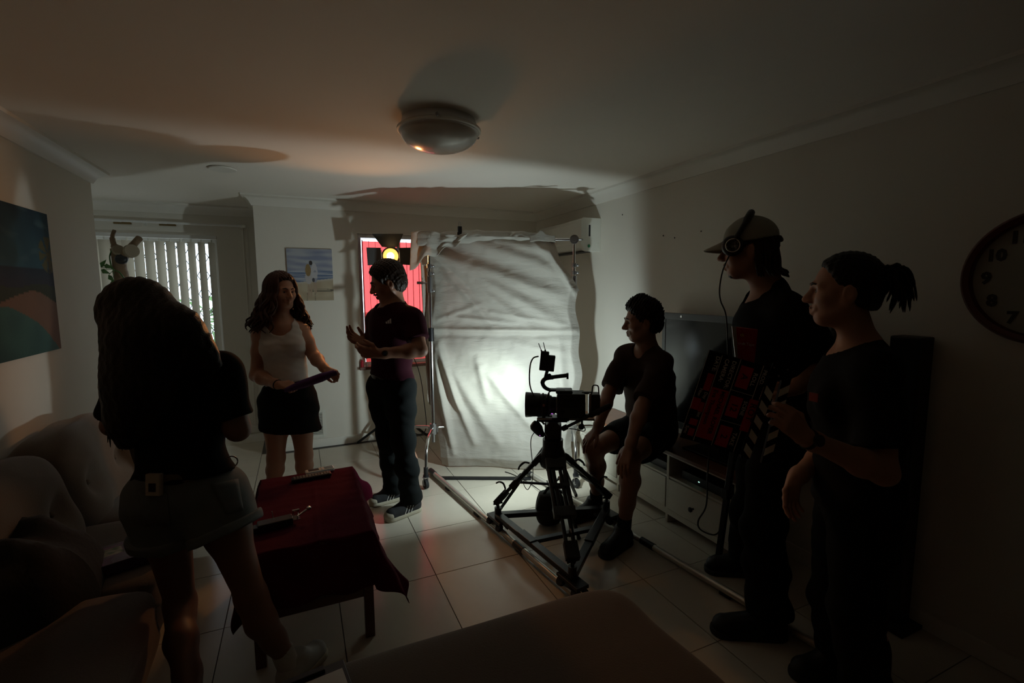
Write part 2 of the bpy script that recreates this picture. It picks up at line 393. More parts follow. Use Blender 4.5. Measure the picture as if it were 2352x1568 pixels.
# power outlet
q = ony(604,963,YA); out = thing('power_outlet', 'white double power outlet low on the alcove wall', 'outlet', (q.x, YA, q.z))
mb = MB(); mb.box((q.x, YA-.005, q.z), (.12,.009,.075)); obj('plate', mb, 'white_plastic', out, bevel=.002)
for dx in (-.03,.03):
    mb = MB()
    for a, b_ in ((-.008,.006),(.008,.006),(0,-.01)): mb.box((q.x+dx+a, YA-.0102, q.z+b_-.008), (.003,.002,.009))
    obj('socket_holes', mb, 'black_plastic', out)
    mb = MB(); mb.box((q.x+dx, YA-.011, q.z+.022), (.012,.004,.018)); obj('switch', mb, 'white_plastic', out)
# floor-level air vent
vent = thing('wall_vent', 'cream slatted air vent low on the back wall', 'vent', (.12, YB, .1))
mb = MB(); x0, x1, z0, z1 = .02, .19, .10, .375
slab(mb, x0, x0+.03, YB-.012, YB-.0005, z0, z1); slab(mb, x1-.03, x1, YB-.012, YB-.0005, z0, z1); slab(mb, x0+.03, x1-.03, YB-.012, YB-.0005, z1-.03, z1); slab(mb, x0+.03, x1-.03, YB-.012, YB-.0005, z0, z0+.03)
obj('frame', mb, 'white_plastic', vent, bevel=.002)
mb = MB(); slab(mb, x0+.03, x1-.03, YB-.003, YB-.0008, z0+.03, z1-.03); obj('backing', mb, 'black_plastic', vent)
sm = bpy.data.meshes.new('slat'); m2 = MB(); m2.box((0,0,0), (.11,.008,.006), Matrix.Rotation(.5,3,'X')); sm.from_pydata(m2.v, [], m2.f); sm.materials.append(MAT['white_plastic'])
for i in range(14):
    o = bpy.data.objects.new('slat', sm); COL.objects.link(o); o.parent = vent; o.location = ((x0+x1)/2-.12, -.007, z0+.038+i*.0152-.1)
# ------------------------------------------------------------------ ceiling lamp, cover disc
cl_c = onz(1009, 303, 2.345); cx, cy = cl_c.x, cl_c.y
lamp = thing('ceiling_lamp', 'unlit frosted glass dome lamp on the ceiling', 'ceiling lamp', (cx, cy, CZ))
mat('frosted_glass', (.62,.58,.52), .22, var=.03, coat=.3)
mb = MB(); mb.lathe((cx,cy,CZ), [(.0,-.0005),(.185,-.0005),(.19,-.02),(.185,-.045),(.0,-.045)], 40); obj('base', mb, 'white_metal', lamp, smooth=True)
prof = [(.203,-.043),(.207,-.055),(.200,-.066)] + [(.196*math.cos(t), -.066-.088*math.sin(t)) for t in [i*math.pi/2/10 for i in range(11)]]
mb = MB(); mb.lathe((cx,cy,CZ), prof, 48); obj('glass_dome', mb, 'frosted_glass', lamp, smooth='all')
mb = MB(); mb.lathe((cx,cy,CZ), [(.204,-.040),(.212,-.046),(.212,-.056),(.204,-.060)], 48); obj('rim', mb, 'trim_paint', lamp, smooth=True)
for a in (.2, 2.3, 4.4):
    mb = MB(); d = Vector((math.cos(a), math.sin(a), 0)); c = Vector((cx,cy,CZ-.045))+d*.21; mb.cyl(c, c+d*.018, .007, n=10); mb.ball(c+d*.02, .009, 10, 6); obj('clip_screw', mb, 'steel', lamp, smooth=True)
q = onz(511, 386, CZ); mb = MB(); mb.lathe((q.x,q.y,CZ), [(0,-.001),(.085,-.001),(.09,-.006),(.085,-.012),(.0,-.012)], 32)
tag(obj('ceiling_cover_plate', mb, 'trim_paint', smooth=True), 'flat round cover plate flush on the ceiling', 'cover plate')
# ------------------------------------------------------------------ split air conditioner
ac = thing('air_conditioner', 'cream wall-mounted split air conditioner behind the hung sheet', 'air conditioner', (XR, 4.1, 1.9))
y0, y1, z0, z1, xf = 3.70, 4.56, 1.88, 2.17, XR-.205
pr = [(XR-.001,z1),(xf+.03,z1),(xf+.006,z1-.012),(xf,z1-.04),(xf,z0+.07),(xf+.02,z0+.03),(xf+.06,z0+.004),(XR-.001,z0)]
mb = MB(); mb.prism([(x, y0+.02, z) for x, z in pr], (0, y1-y0-.04, 0)); obj('body', mb, 'white_plastic', ac, bevel=.004)
pe = [(XR-.001,z1+.003),(xf+.02,z1+.003),(xf-.002,z1-.02),(xf-.004,z0+.06),(xf+.04,z0-.003),(XR-.001,z0-.003)]
for yy in (y0, y1-.02):
    mb = MB(); mb.prism([(x, yy, z) for x, z in pe], (0, .021, 0)); obj('end_cap', mb, 'white_plastic', ac, bevel=.003)
mb = MB(); mb.box((XR-.12, y0-.0005, 2.06), (.018,.003,.10)); obj('display_slot', mb, 'black_plastic', ac)
mb = MB(); mb.cyl((XR-.125, y0-.002, 1.925), (XR-.125, y0+.001, 1.925), .014, n=20); obj('green_sticker', mb, mat('green_sticker', (.02,.22,.09), .5), ac, label='small round green sticker')
mb = MB(); mb.box((XR-.03, y0-.0005, 1.93), (.028,.003,.04)); obj('pipe_cover', mb, 'white_plastic', ac, bevel=.001)
mb = MB(); mb.box((XR-.12, (y0+y1)/2, z0-.004), (.10, y1-y0-.12, .006)); obj('outlet_louvre', mb, 'black_plastic', ac)
# nail holes on the right wall
for i, (px, py) in enumerate(((1430,493),(1524,541),(1550,546),(1611,531))):
    q = onx(px, py, XR); mb = MB(); mb.cyl((XR-.003,q.y,q.z), (XR+.001,q.y,q.z), .006, .004, 8)
    tag(obj('wall_plug', mb, 'black_plastic'), ['dark plug hole in the right wall nearest the air conditioner','dark plug hole in the right wall, left of a close pair','dark plug hole in the right wall, right of a close pair','dark plug hole in the right wall just before the cap peak'][i], 'wall plug', 'plug holes in the right wall')
# ------------------------------------------------------------------ clock
CY_, CZ_, CR = .815, 1.58, .252
ck = thing('wall_clock', 'large round wall clock with a dark red rim on the right wall', 'clock', (XR, CY_, CZ_-CR))
mat('dark_red_rim', (.10,.018,.014), .35, var=.2); mat('clock_face', (.30,.28,.23), .6, var=.05)
mb = MB(); mb.lathe((XR,CY_,CZ_), [(CR,.0005),(CR,.03),(CR-.012,.045),(CR-.03,.038),(CR-.034,.018),(CR-.034,.0005)], 64, axis=(-1,0,0), hint=(0,0,1)); obj('rim', mb, 'dark_red_rim', ck, smooth=True)
mb = MB(); mb.cyl((XR-.001,CY_,CZ_), (XR-.014,CY_,CZ_), CR-.03, n=64); obj('dial', mb, 'clock_face', ck)
for h in range(1, 13):
    a = math.radians(90-30*h); r_ = CR*.70; c = Vector((XR-.0155, CY_-r_*math.cos(a), CZ_+r_*math.sin(a)-.021))
    obj('numeral', text_mesh(str(h), .062, c, (0,-1,0), (0,0,1), .002, 'CENTER', .003), 'black_plastic', ck)
for a, L, w in ((math.radians(125), .12, .010), (math.radians(60), .17, .007)):
    d = Vector((0, -math.cos(a), math.sin(a))); mb = MB(); o_ = Vector((XR-.018,CY_,CZ_)); mb.bar(o_-d*.02, o_+d*L, .002, w, (1,0,0)); obj('hand', mb, 'black_plastic', ck)
# ------------------------------------------------------------------ pictures (flat prints as colour attributes on a canvas)
mat('painted_canvas', (1,1,1), .7, attr=True, var=.05, nscale=40, bump=.05, bscale=120, spec=.2)
mat('print_paper', (1,1,1), .6, attr=True, var=.03)
def picture(name, label, cat, o, r, u, w, h, t, fn, n, m, material, parent=None):
    """canvas block: front grid coloured by fn(u,v) (v from the top) plus sides"""
    o, r, u = Vector(o), Vector(r).normalized(), Vector(u).normalized(); nn = r.cross(u); mb = MB(); cols = []
    mb.grid(lambda a, b: o + r*(w*a) + u*(h*(1-b)) + nn*t, n, m)
    for j in range(m+1):
        for i in range(n+1): cols.append((*fn(i/n, j/m), 1))
    k = len(mb.v)
    e = [o, o+r*w, o+r*w+u*h, o+u*h]
    mb.add(e+[p+nn*(t-.0003) for p in e], [(3,2,1,0),(0,1,5,4),(1,2,6,5),(2,3,7,6),(3,0,4,7)])
    cols += [(.35,.33,.30,1)]*8
    ob = obj(name, mb, material, parent, cols=cols)
    if parent is None: tag(ob, label, cat)
    return ob
def nse(x, y, s=0): return mnoise.noise(Vector((x, y, s)))
def mixc(a, b, t): t = max(0, min(1, t)); return tuple(a[i]*(1-t)+b[i]*t for i in range(3))
def left_paint(u, v):
    n1 = nse(u*6, v*6, 1)*.5; w = .04*nse(u*3, 0, 5)
    c = mixc((.008,.03,.05), (.02,.075,.10), v/.38+n1)
    cl_ = nse(u*5, v*12, 3)
    if cl_ > .15: c = mixc(c, (.05,.10,.12), (cl_-.15)*3)
    if v > .40: c = mixc((.012,.022,.035), (.02,.02,.03), (v-.40)/.13+n1)
    if v > .53+w: c = mixc((.018,.026,.012), (.03,.032,.012), n1+.5)
    sand = .62+.05*math.sin(u*7)+w
    if v > sand: c = mixc((.17,.085,.05), (.13,.075,.045), n1+.5)
    wat = .66+max(0, (u-.45))**1.6*.95+w
    if v > wat: c = mixc((.035,.10,.085), (.015,.055,.055), (v-wat)*2+n1)
    d = math.hypot((u-.955)*1.2, v-.30)                      # palm crown at the right edge
    ang = math.atan2(v-.30, u-.955)
    if d < .13 and abs(math.sin(ang*3.5+.6)) > .45: c = (.085,.075,.025)
    if abs(u-.955-.02*(v-.3)) < .006 and .30 < v < .44: c = (.07,.05,.025)
    return c
picture('beach_painting', 'dark teal seascape painting with pale sand on the left wall', 'painting', (XL+.0008, 2.66, 1.217), (0,1,0), (0,0,1), .955, .766, .02, left_paint, 110, 90, MAT['painted_canvas'])
# note: right vector +y with up +z gives a normal towards +x
def couple_paint(u, v):
    n1 = nse(u*4, v*9, 2)
    c = mixc((.36,.38,.42), (.20,.23,.33), .5+1.2*nse(u*2.2, v*14, 7)) if v < .42 else (0,0,0)
    if v >= .42:
        t = nse(u*2, v*40, 4); c = mixc((.10,.15,.26), (.40,.43,.48), .35+t*1.5)
    shore = .62-.10*(u-.45)
    if v > shore: c = mixc((.42,.36,.25), (.36,.29,.19), .5+n1)
    if v > shore and v < shore+.05: c = mixc((.45,.43,.38), c, (v-shore)/.05)
    # long shadow and footprints
    if .80 < v < .825 and .5 < u < .97: c = (.10,.09,.06)
    if abs(math.hypot((u-.72)/.26, (v-.80)/.024)-1) < .18: c = (.11,.10,.07)
    for fx in (.40+.08*(1-v), .58+.02*(1-v)):
        if v > .84 and abs(u-fx) < .012 and int(v*60) % 2: c = (.15,.12,.08)
    def blob(cx_, cy_, rx, ry): return ((u-cx_)/rx)**2+((v-cy_)/ry)**2 < 1
    if blob(.445,.80,.022,.16) or blob(.50,.80,.02,.13) or blob(.605,.74,.026,.13) or blob(.57,.72,.02,.11): c = (.36,.27,.19)
    if blob(.455,.55,.075,.13): c = (.42,.40,.40)
    if blob(.45,.41,.062,.12): c = (.24,.16,.06)
    if blob(.585,.45,.072,.18): c = (.44,.44,.46)
    if blob(.60,.53,.05,.12) and n1 > 0: c = (.27,.28,.33)
    if blob(.515,.27,.04,.045): c = (.025,.018,.014)
    if blob(.56,.60,.03,.04): c = (.05,.05,.06)
    return c
bp_ = picture('beach_couple_picture', 'small unframed picture of a couple standing on a beach', 'picture', (-.078, YB-.0008, 1.447), (1,0,0), (0,0,1), .397, .486, .018, couple_paint, 110, 130, MAT['print_paper'])
# ------------------------------------------------------------------ blind on the red window: edge-on slats
mat('window_slat', (.16,.05,.05), .6, var=.1)
wb = thing('window_blind', 'narrow open blind slats standing edge-on in front of the red window', 'blind', (.95, YB+.04, WZ1))
mb = MB(); slab(mb, WX0+.004, WX1-.004, YB+.025, YB+.055, WZ1-.035, WZ1-.002); obj('head_rail', mb, 'white_metal', wb, bevel=.002)
wm = bpy.data.meshes.new('slat'); m2 = MB(); m2.box((0,0,-.61), (.0025,.06,1.2)); wm.from_pydata(m2.v, [], m2.f); wm.materials.append(MAT['window_slat'])
for i in range(12):
    o = bpy.data.objects.new('slat', wm); COL.objects.link(o); o.parent = wb; o.location = (WX0+.045+i*.0625-.95, 0, -.045)
    o.rotation_euler = (0, 0, math.radians(-9 if i else -16))

for px_, r_, h_, m_, lb in ((832,.016,.075,mat('red_glass', (.35,.02,.03), .15), 'small red glass jar on the window sill'),(843,.013,.05,mat('clear_jar', (.6,.5,.5), .1), 'tiny clear jar on the window sill')):
    q = ony(px_, 842, YB-.025); mb = MB(); mb.lathe((q.x, YB-.025, WZ0-.0005), [(0,0),(r_,0),(r_,h_*.75),(r_*.6,h_*.85),(r_*.6,h_),(0,h_)], 20)
    tag(obj('sill_jar', mb, m_, smooth=40), lb, 'jar')
# ================================================================== hung sheet on two rolling stands
SL, SR = Vector((1.03,3.945,0)), Vector((2.06,3.345,0)); SD = (SR-SL).normalized(); SNn = Vector((SD.y, -SD.x, 0))   # normal towards the camera
if SNn.dot(FH) > 0: SNn = -SNn
sh = bpy.data.materials.new('cotton_sheet'); sh.use_nodes = True; nt = sh.node_tree; b = nt.nodes['Principled BSDF']
b.inputs['Base Color'].default_value = (.51,.485,.43,1); b.inputs['Roughness'].default_value = .85; b.inputs['Sheen Weight'].default_value = .1
tr = nt.nodes.new('ShaderNodeBsdfTranslucent'); tr.inputs[0].default_value = (.58,.51,.41,1)
tc = nt.nodes.new('ShaderNodeTexCoord'); n1 = nt.nodes.new('ShaderNodeTexNoise'); n1.inputs['Scale'].default_value = 2.6; n1.inputs['Detail'].default_value = 7; n1.inputs['Roughness'].default_value = .55; n1.inputs['Distortion'].default_value = .25
v1 = nt.nodes.new('ShaderNodeTexVoronoi'); v1.feature = 'DISTANCE_TO_EDGE'; v1.inputs['Scale'].default_value = 7
ad = nt.nodes.new('ShaderNodeMath'); ad.operation = 'ADD'; ml = nt.nodes.new('ShaderNodeMath'); ml.operation = 'MULTIPLY'; ml.inputs[1].default_value = .22
mpg = nt.nodes.new('ShaderNodeMapping'); mpg.inputs['Rotation'].default_value = (0,.42,0); mpg.inputs['Scale'].default_value = (1.2,1.2,4.2)
nt.links.new(tc.outputs['Object'], mpg.inputs['Vector']); nt.links.new(mpg.outputs['Vector'], n1.inputs['Vector'])
wv = nt.nodes.new('ShaderNodeMix'); wv.data_type = 'VECTOR'; wv.inputs['Factor'].default_value = .12
nt.links.new(tc.outputs['Object'], wv.inputs['A']); nt.links.new(n1.outputs['Color'], wv.inputs['B']); nt.links.new(wv.outputs['Result'], v1.inputs['Vector'])
nt.links.new(v1.outputs['Distance'], ml.inputs[0]); nt.links.new(n1.outputs['Fac'], ad.inputs[0]); nt.links.new(ml.outputs[0], ad.inputs[1])
bp = nt.nodes.new('ShaderNodeBump'); bp.inputs['Strength'].default_value = .6; bp.inputs['Distance'].default_value = .03
nt.links.new(ad.outputs[0], bp.inputs['Height']); nt.links.new(bp.outputs['Normal'], b.inputs['Normal']); nt.links.new(bp.outputs['Normal'], tr.inputs['Normal'])
mx = nt.nodes.new('ShaderNodeMixShader'); mx.inputs[0].default_value = .32
nt.links.new(b.outputs[0], mx.inputs[1]); nt.links.new(tr.outputs[0], mx.inputs[2]); nt.links.new(mx.outputs[0], nt.nodes['Material Output'].inputs[0]); MAT['cotton_sheet'] = sh
ZT = 1.965
def seg_d(px, pz, a, b):
    ax, az = a; bx, bz = b; dx, dz = bx-ax, bz-az; t = max(0, min(1, ((px-ax)*dx+(pz-az)*dz)/(dx*dx+dz*dz)))
    ex, ez = px-ax-t*dx, pz-az-t*dz; s = 1 if (dx*ez-dz*ex) > 0 else -1
    return s*math.hypot(ex, ez), t
# folds: ((s,z) start, (s,z) end, amplitude, width)   s = metres along the sheet from the left stand
FOLDS = [((.02,1.86),(1.02,1.50),.045,.055),((.02,1.86),(1.05,1.28),.036,.05),((.03,1.84),(.85,1.22),.03,.045),((.02,1.82),(.55,1.20),.026,.035),
         ((.30,1.95),(1.12,1.66),.05,.07),((.55,1.95),(1.15,1.80),.03,.04),((.85,1.93),(1.17,1.62),.035,.03),((.95,1.90),(1.19,1.50),.03,.025),
         ((.0,1.215),(1.19,1.205),.030,.022),((.0,1.165),(1.19,1.175),-.018,.03),
         ((.02,1.10),(.55,.25),.035,.05),((.03,1.05),(.34,.25),.04,.035),((.0,1.0),(.16,.15),.045,.03),((.06,1.1),(.22,.55),.03,.025),
         ((.42,.90),(.92,.30),.03,.04),((.38,.95),(.46,.62),.025,.035),((.70,1.10),(1.16,1.02),.012,.03),((.15,1.32),(.7,1.27),.014,.02),((.5,1.36),(1.1,1.26),.012,.02),((.05,1.30),(.4,1.42),.012,.02),
         ((1.05,1.15),(1.12,.2),.03,.04)]
def sheet_pt(a, v):
    z = ZT*(1-v)+.012
    s0 = -.06+.10*max(0, 1-z/.9)*.9 - (.03 if z > 1.75 else 0)+.018*math.sin(z*9)
    s1 = 1.215-.02*math.sin(z*5+.5)-.10*max(0, .5-z)+.012*math.sin(z*17)
    if z > 1.55: s1 -= max(0, (z-1.55))*.62
    s = lerp(s0, s1, a); d = 0
    for p, q, A, w in FOLDS:
        e, t = seg_d(s, z, p, q); d += A*math.exp(-(e/w)**2)*(.35+.65*math.sin(math.pi*min(1, max(0, .15+t*.8))))
    d += .035*math.sin(math.pi*a)*math.sin(math.pi*min(1, v*1.02))            # gentle belly towards the camera
    d += .010*nse(s*5, z*5, 1)+.004*nse(s*16, z*12, 4)+.05*max(0, .35-z)*math.sin(s*9+1)
    d -= .05*max(0, .06-a)/.06*.8 + .06*max(0, a-.95)/.05*.9                      # edges curl back around the stands
    foot = max(0, .10-z)/.10
    return SL + SD*s + SNn*(d+.012-.06*foot) + Vector((0,0,max(z, .012)))
sheet = thing('hung_sheet', 'crumpled cream cotton sheet hung as a backdrop between two stands', 'sheet', (1.54,3.64,0))
mb = MB(); mb.grid(sheet_pt, 170, 260); obj('drape', mb, 'cotton_sheet', sheet, smooth='all')
# bunched roll over the crossbar
mb = MB(); NU = 110
def roll(a, b):
    s = lerp(-.08, 1.02, a); th = 2*math.pi*b; R_ = .050+.020*nse(s*6, math.cos(th)*2, 2)+.012*nse(s*14, th, 5); 
    if a > .9: R_ *= 1-.45*(a-.9)/.1
    if a < .1: R_ *= 1.25
    z = 1.955+.012*math.sin(s*4)-.03*max(0, a-.75)
    return SL+SD*s+SNn*(R_*math.cos(th)+lerp(.066,-.03,a))+Vector((0,0,z+R_*.9*math.sin(th)))
mb.grid(roll, NU, 20); obj('top_roll', mb, 'cotton_sheet', sheet, smooth='all')
# knotted corner flap with the hanging side tail
def flap(a, b):
    z = 2.005-.015*a-(.035+.27*(1-a)**1.1+.02*math.sin(a*17))*b; s = -.13+.46*a-.02*b; d = .115-.02*a+.013*math.sin(a*21+b*2)+.02*nse(a*5, b*4, 8)
    return SL+SD*s+SNn*d+Vector((0,0,z+.015*math.sin(a*6)))
mb = MB(); mb.grid(flap, 60, 26); obj('corner_flap', mb, 'cotton_sheet', sheet, smooth='all', thick=.003)
def tail(a, b):
    z = 1.93-1.34*b-.05*math.sin(a*9)*b; w = lerp(.17, .10, b); s = -.115+.04*b+w*a
    d = -.05+.022*math.sin(a*17+b*2)*(1-.3*b)+.02*nse(a*3, b*6, 3)
    return SL+SD*s+SNn*d+Vector((0,0,z))
mb = MB(); mb.grid(tail, 40, 60); obj('side_tail', mb, 'cotton_sheet', sheet, smooth='all', thick=.002)
def flap2(a, b):
    s = .82+.20*a; z = 1.975-.05*b-.02*abs(a-.4); d = .052+.012*math.sin(a*8)+.012*b
    return SL+SD*s+SNn*d+Vector((0,0,z+.035*math.exp(-((a-.45)/.16)**2)*(1-b)))
mb = MB(); mb.grid(flap2, 20, 12); obj('folded_end', mb, 'cotton_sheet', sheet, smooth='all', thick=.003)
# spring clamp
def clamp(s, z, label):
    c = SL+SD*s+SNn*.065+Vector((0,0,z)); t = thing('spring_clamp', label, 'clamp', c)
    mb = MB(); mb.box(c+Vector((0,0,0)), (.032,.02,.05)); mb.box(c+SNn*.012+Vector((0,0,-.035)), (.036,.012,.025)); obj('jaw', mb, 'black_plastic', t, bevel=.003)
    mb = MB(); mb.tube(spline([c+SD*-.008+Vector((0,0,.02)), c+SD*-.008+Vector((0,0,.055)), c+SD*.008+Vector((0,0,.055)), c+SD*.008+Vector((0,0,.02))]), .0022, 6); obj('wire_handle', mb, 'steel', t)
clamp(.255, 2.025, 'black spring clamp pinching the sheet on the crossbar')
# rolling stands
def roller_stand(base, ztop, label, legs, brake):
    t = thing('rolling_stand', label, 'stand', base); b0 = Vector(base)
    mb = MB(); mb.cyl(b0+Vector((0,0,.34)), b0+Vector((0,0,1.20)), .0175, n=16); obj('lower_tube', mb, 'chrome', t, smooth=True)
    mb = MB(); mb.cyl(b0+Vector((0,0,1.15)), b0+Vector((0,0,1.62)), .0145, n=16); obj('middle_tube', mb, 'chrome', t, smooth=True)
    mb = MB(); mb.cyl(b0+Vector((0,0,1.6)), b0+Vector((0,0,ztop)), .0115, n=14); obj('upper_tube', mb, 'chrome', t, smooth=True)
    for z in (1.18, 1.60):
        mb = MB(); mb.cyl(b0+Vector((0,0,z-.06)), b0+Vector((0,0,z+.05)), .024, n=16); mb.cyl(b0+Vector((0,0,z))-_r*.02, b0+Vector((0,0,z))-_r*.075, .008, n=8); mb.box(b0+Vector((0,0,z))-_r*.08, (.05,.014,.022), Matrix.Rotation(-YAW,3,'Z'))
        obj('clamp_collar', mb, 'black_metal' if z < 1.5 else 'steel', t, smooth=True)
    for z in (1.52, 1.66, 1.72):
        mb = MB(); mb.cyl(b0+Vector((0,0,z)), b0+Vector((0,0,z+.03)), .021, n=14); mb.ball(b0+Vector((0,0,z+.015))+_r*.03, .012, 10, 6); obj('knob', mb, 'steel', t, smooth=True)
    mb = MB(); mb.cyl(b0+Vector((0,0,.33)), b0+Vector((0,0,.42)), .03, n=16); mb.box(b0+Vector((0,0,.37)), (.07,.05,.05), Matrix.Rotation(.5,3,'Z')); mb.cyl(b0+Vector((0,0,.26)), b0+Vector((0,0,.34)), .016, n=12); obj('leg_hub', mb, 'steel', t, smooth=True)
    for ang in legs:
        d = Vector((math.cos(ang), math.sin(ang), 0)); p = b0+Vector((0,0,.385))
        path = spline([p+d*.03, p+d*.12+Vector((0,0,-.01)), p+d*.22+Vector((0,0,-.03)), p+d*.30+Vector((0,0,-.10)), p+d*.325+Vector((0,0,-.20)), p+d*.335+Vector((0,0,-.27))], 6)
        mb = MB(); mb.tube(path, .0125, 12); lg = obj('leg', mb, 'chrome', t, smooth='all')
        e = path[-1]; mb = MB(); mb.cyl(e+Vector((0,0,.05)), e+Vector((0,0,-.012)), .018, n=12); mb.cyl(e+Vector((0,0,-.012)), e+Vector((0,0,-.03)), .024, n=12); obj('socket', mb, 'black_plastic', lg, smooth=True)
        w = Vector((e.x, e.y, .038))+d*.018; ax = d.cross(Vector((0,0,1))).normalized()
        ax = (ax*.8+d*.6).normalized() if brake else ax
        mb = MB(); mb.cyl(w-ax*.012, w+ax*.012, .0365, n=24); wh = obj('caster_wheel', mb, 'black_rubber', lg, smooth=True)
        mb = MB(); mb.cyl(w-ax*.014, w+ax*.014, .015, n=14)
        for sg in (-1,1): mb.box(w+ax*.016*sg+Vector((0,0,.022))-d*.006, (.03,.003,.06), Matrix.Rotation(math.atan2(d.y,d.x),3,'Z'))
        mb.box(w+Vector((0,0,.052))-d*.01, (.05,.045,.006), Matrix.Rotation(math.atan2(d.y,d.x),3,'Z')); obj('caster_fork', mb, 'steel', wh, smooth=True)
    return t
LB = (SL+SNn*.075); RB = (SR-SD*.02-SNn*.055)
d1 = math.atan2(3.589-LB.y, .853-LB.x); roller_stand((LB.x,LB.y,0), 1.97, 'chrome rolling stand at the left edge of the hung sheet', [d1, d1-2.05, d1+2.1], True)
d2 = math.atan2(3.0-RB.y, 1.87-RB.x); roller_stand((RB.x,RB.y,0), 1.95, 'chrome rolling stand at the right edge of the hung sheet', [d2, d2+2.1, d2-2.1], True)
xb = thing('crossbar', 'chrome crossbar carrying the hung sheet', 'pole', (1.54,3.64,1.95))
mb = MB(); mb.cyl(LB+Vector((0,0,1.955))-SD*.05, RB+Vector((0,0,1.94)), .013, n=14); obj('tube', mb, 'chrome', xb, smooth=True)
mb = MB(); e = RB+Vector((0,0,1.94)); mb.cyl(e-SNn*.03, e+SNn*.04, .036, n=20); mb.cyl(e+SNn*.04, e+SNn*.055, .02, n=14); mb.cyl(e+SD*.03, e+SD*.06, .008, n=8); mb.box(e+SD*.06, (.012,.03,.012)); obj('grip_head', mb, 'steel', xb, smooth=True)
# sash cord stretched across the sheet's middle
mb = MB(); pts = [SL+SD*(-.03+i*.1)+SNn*(.06+.035*math.sin(math.pi*i/12)+.012)+Vector((0,0,1.2-.002*i)) for i in range(13)]
# ------------------------------------------------------------------ small work lamp behind the cinema camera, aimed at the sheet
LP = at(1258, 926, 3.17); HOT = SL+SD*.47+Vector((0,0,.76))
ld = (HOT-LP).normalized(); sb = Vector((LP.x+.01, LP.y-.03, 0))
wl = thing('bounce_lamp', 'small black lamp on a stand behind the cinema camera, aimed at the sheet', 'lamp', sb)
mb = MB(); mb.lathe(LP-ld*.12, [(.0,0),(.032,0),(.034,.01),(.034,.085),(.042,.10),(.046,.125),(.043,.126),(.030,.106),(.0,.104)], 28, axis=ld, hint=(0,0,1)); obj('head', mb, 'black_metal', wl, smooth=35)
mb = MB(); mb.cyl(LP-ld*.0155, LP-ld*.0145, .030, n=24); obj('emitter', mb, mat('lamp_emitter', (.9,.9,.9), .3, emit=(.80,.95,.88), estr=30), wl)
mb = MB(); mb.cyl((sb.x,sb.y,.22), (sb.x,sb.y,LP.z-.05), .0125, n=12); mb.cyl((sb.x,sb.y,.20), (sb.x,sb.y,.55), .017, n=12); mb.box((sb.x,sb.y,LP.z-.05), (.03,.05,.05)); obj('pole', mb, 'black_metal', wl, smooth=True)
mb = MB(); mb.cyl((sb.x,sb.y,.50), (sb.x,sb.y,.58), .025, n=12); mb.cyl((sb.x,sb.y,.54), (sb.x-.06,sb.y-.02,.55), .009, n=8); obj('collar', mb, 'black_plastic', wl, smooth=True)
for a in (math.radians(150), math.radians(270), math.radians(30)):
    d = Vector((math.cos(a), math.sin(a), 0)); mb = MB(); top = Vector((sb.x,sb.y,.52)); ft = Vector((sb.x,sb.y,.012))+d*.36
    mb.bar(top+d*.02, ft, .014, .02); mb.bar(Vector((sb.x,sb.y,.22)), top.lerp(ft, .58), .01, .016); mb.ball(ft, .014, 8, 6); obj('leg', mb, 'black_metal', wl)
def spot(name, loc, d, energy, angle, blend, col, rad, parent):
    l = bpy.data.lights.new(name, 'SPOT'); l.energy = energy; l.spot_size = math.radians(angle); l.spot_blend = blend; l.color = col; l.shadow_soft_size = rad
    o = bpy.data.objects.new(name, l); COL.objects.link(o); o.parent = parent; o.location = Vector(loc)-ORI[parent.name]
    o.rotation_mode = 'QUATERNION'; o.rotation_quaternion = Vector(d).to_track_quat('-Z', 'Y'); return o
COOL = (.80,.96,.97)
spot('beam', LP-ld*.008, ld, 36, 47, 1.0, (.82,1.0,.93), .026, wl)
spot('spill', LP-ld*.006, ld, 46, 176, .22, COOL, .026, wl)
# sandbag on the lamp stand
mat('bag_cloth', (.02,.026,.026), .75, var=.25, bump=.3, bscale=20)
def bagf(a, b):
    th = 2*math.pi*a; z = .20*(1-b); w = .06+.05*math.sin(math.pi*min(1, b*.75+.12))+.012*nse(math.cos(th)*2, z*9, math.sin(th)*2)
    return Vector((sb.x-.06+w*math.cos(th)*.95, sb.y-.10+w*.7*math.sin(th), .012+z))
mb = MB(); mb.grid(bagf, 32, 20); n0 = len(mb.v); mb.f += [tuple(range(33))[::-1][:-1], tuple(range(n0-33, n0-1))]
sbag = thing('sandbag', 'dark grey cloth sandbag leaning on the lamp stand', 'sandbag', (sb.x-.06,sb.y-.1,.01)); obj('sack', mb, 'bag_cloth', sbag, smooth='all')
mb = MB(); mb.tube(spline([(sb.x-.11,sb.y-.1,.205),(sb.x-.07,sb.y-.10,.245),(sb.x-.02,sb.y-.10,.205)]), .009, 8); obj('strap', mb, 'bag_cloth', sbag, smooth='all')
# ------------------------------------------------------------------ tungsten lamp with barn doors in front of the red window
TP = at(897, 588, 4.43); tb = Vector((TP.x, TP.y+.03, 0)); td = Vector((-.34,-1,-.16)).normalized()
tl = thing('barn_door_lamp', 'glowing tungsten lamp with black barn doors on a tripod stand', 'lamp', tb)
mat('lamp_black', (.022,.020,.018), .5, var=.2)
mb = MB(); mb.lathe(TP-td*.20, [(.0,0),(.05,0),(.068,.015),(.072,.06),(.072,.165),(.082,.17),(.082,.198),(.072,.2),(.0715,.188),(.0,.186)], 36, axis=td, hint=(0,0,1)); obj('head', mb, 'lamp_black', tl, smooth=35)
mb = MB(); mb.lathe(TP-td*.012, [(.069,0),(.066,.005),(.045,.012),(.02,.016),(.0,.017)], 32, axis=td, hint=(0,0,1)); le = obj('lens', mb, mat('lens_glow', (.9,.7,.4), .2, emit=(1.0,.46,.09), estr=1.5), tl, smooth='all')
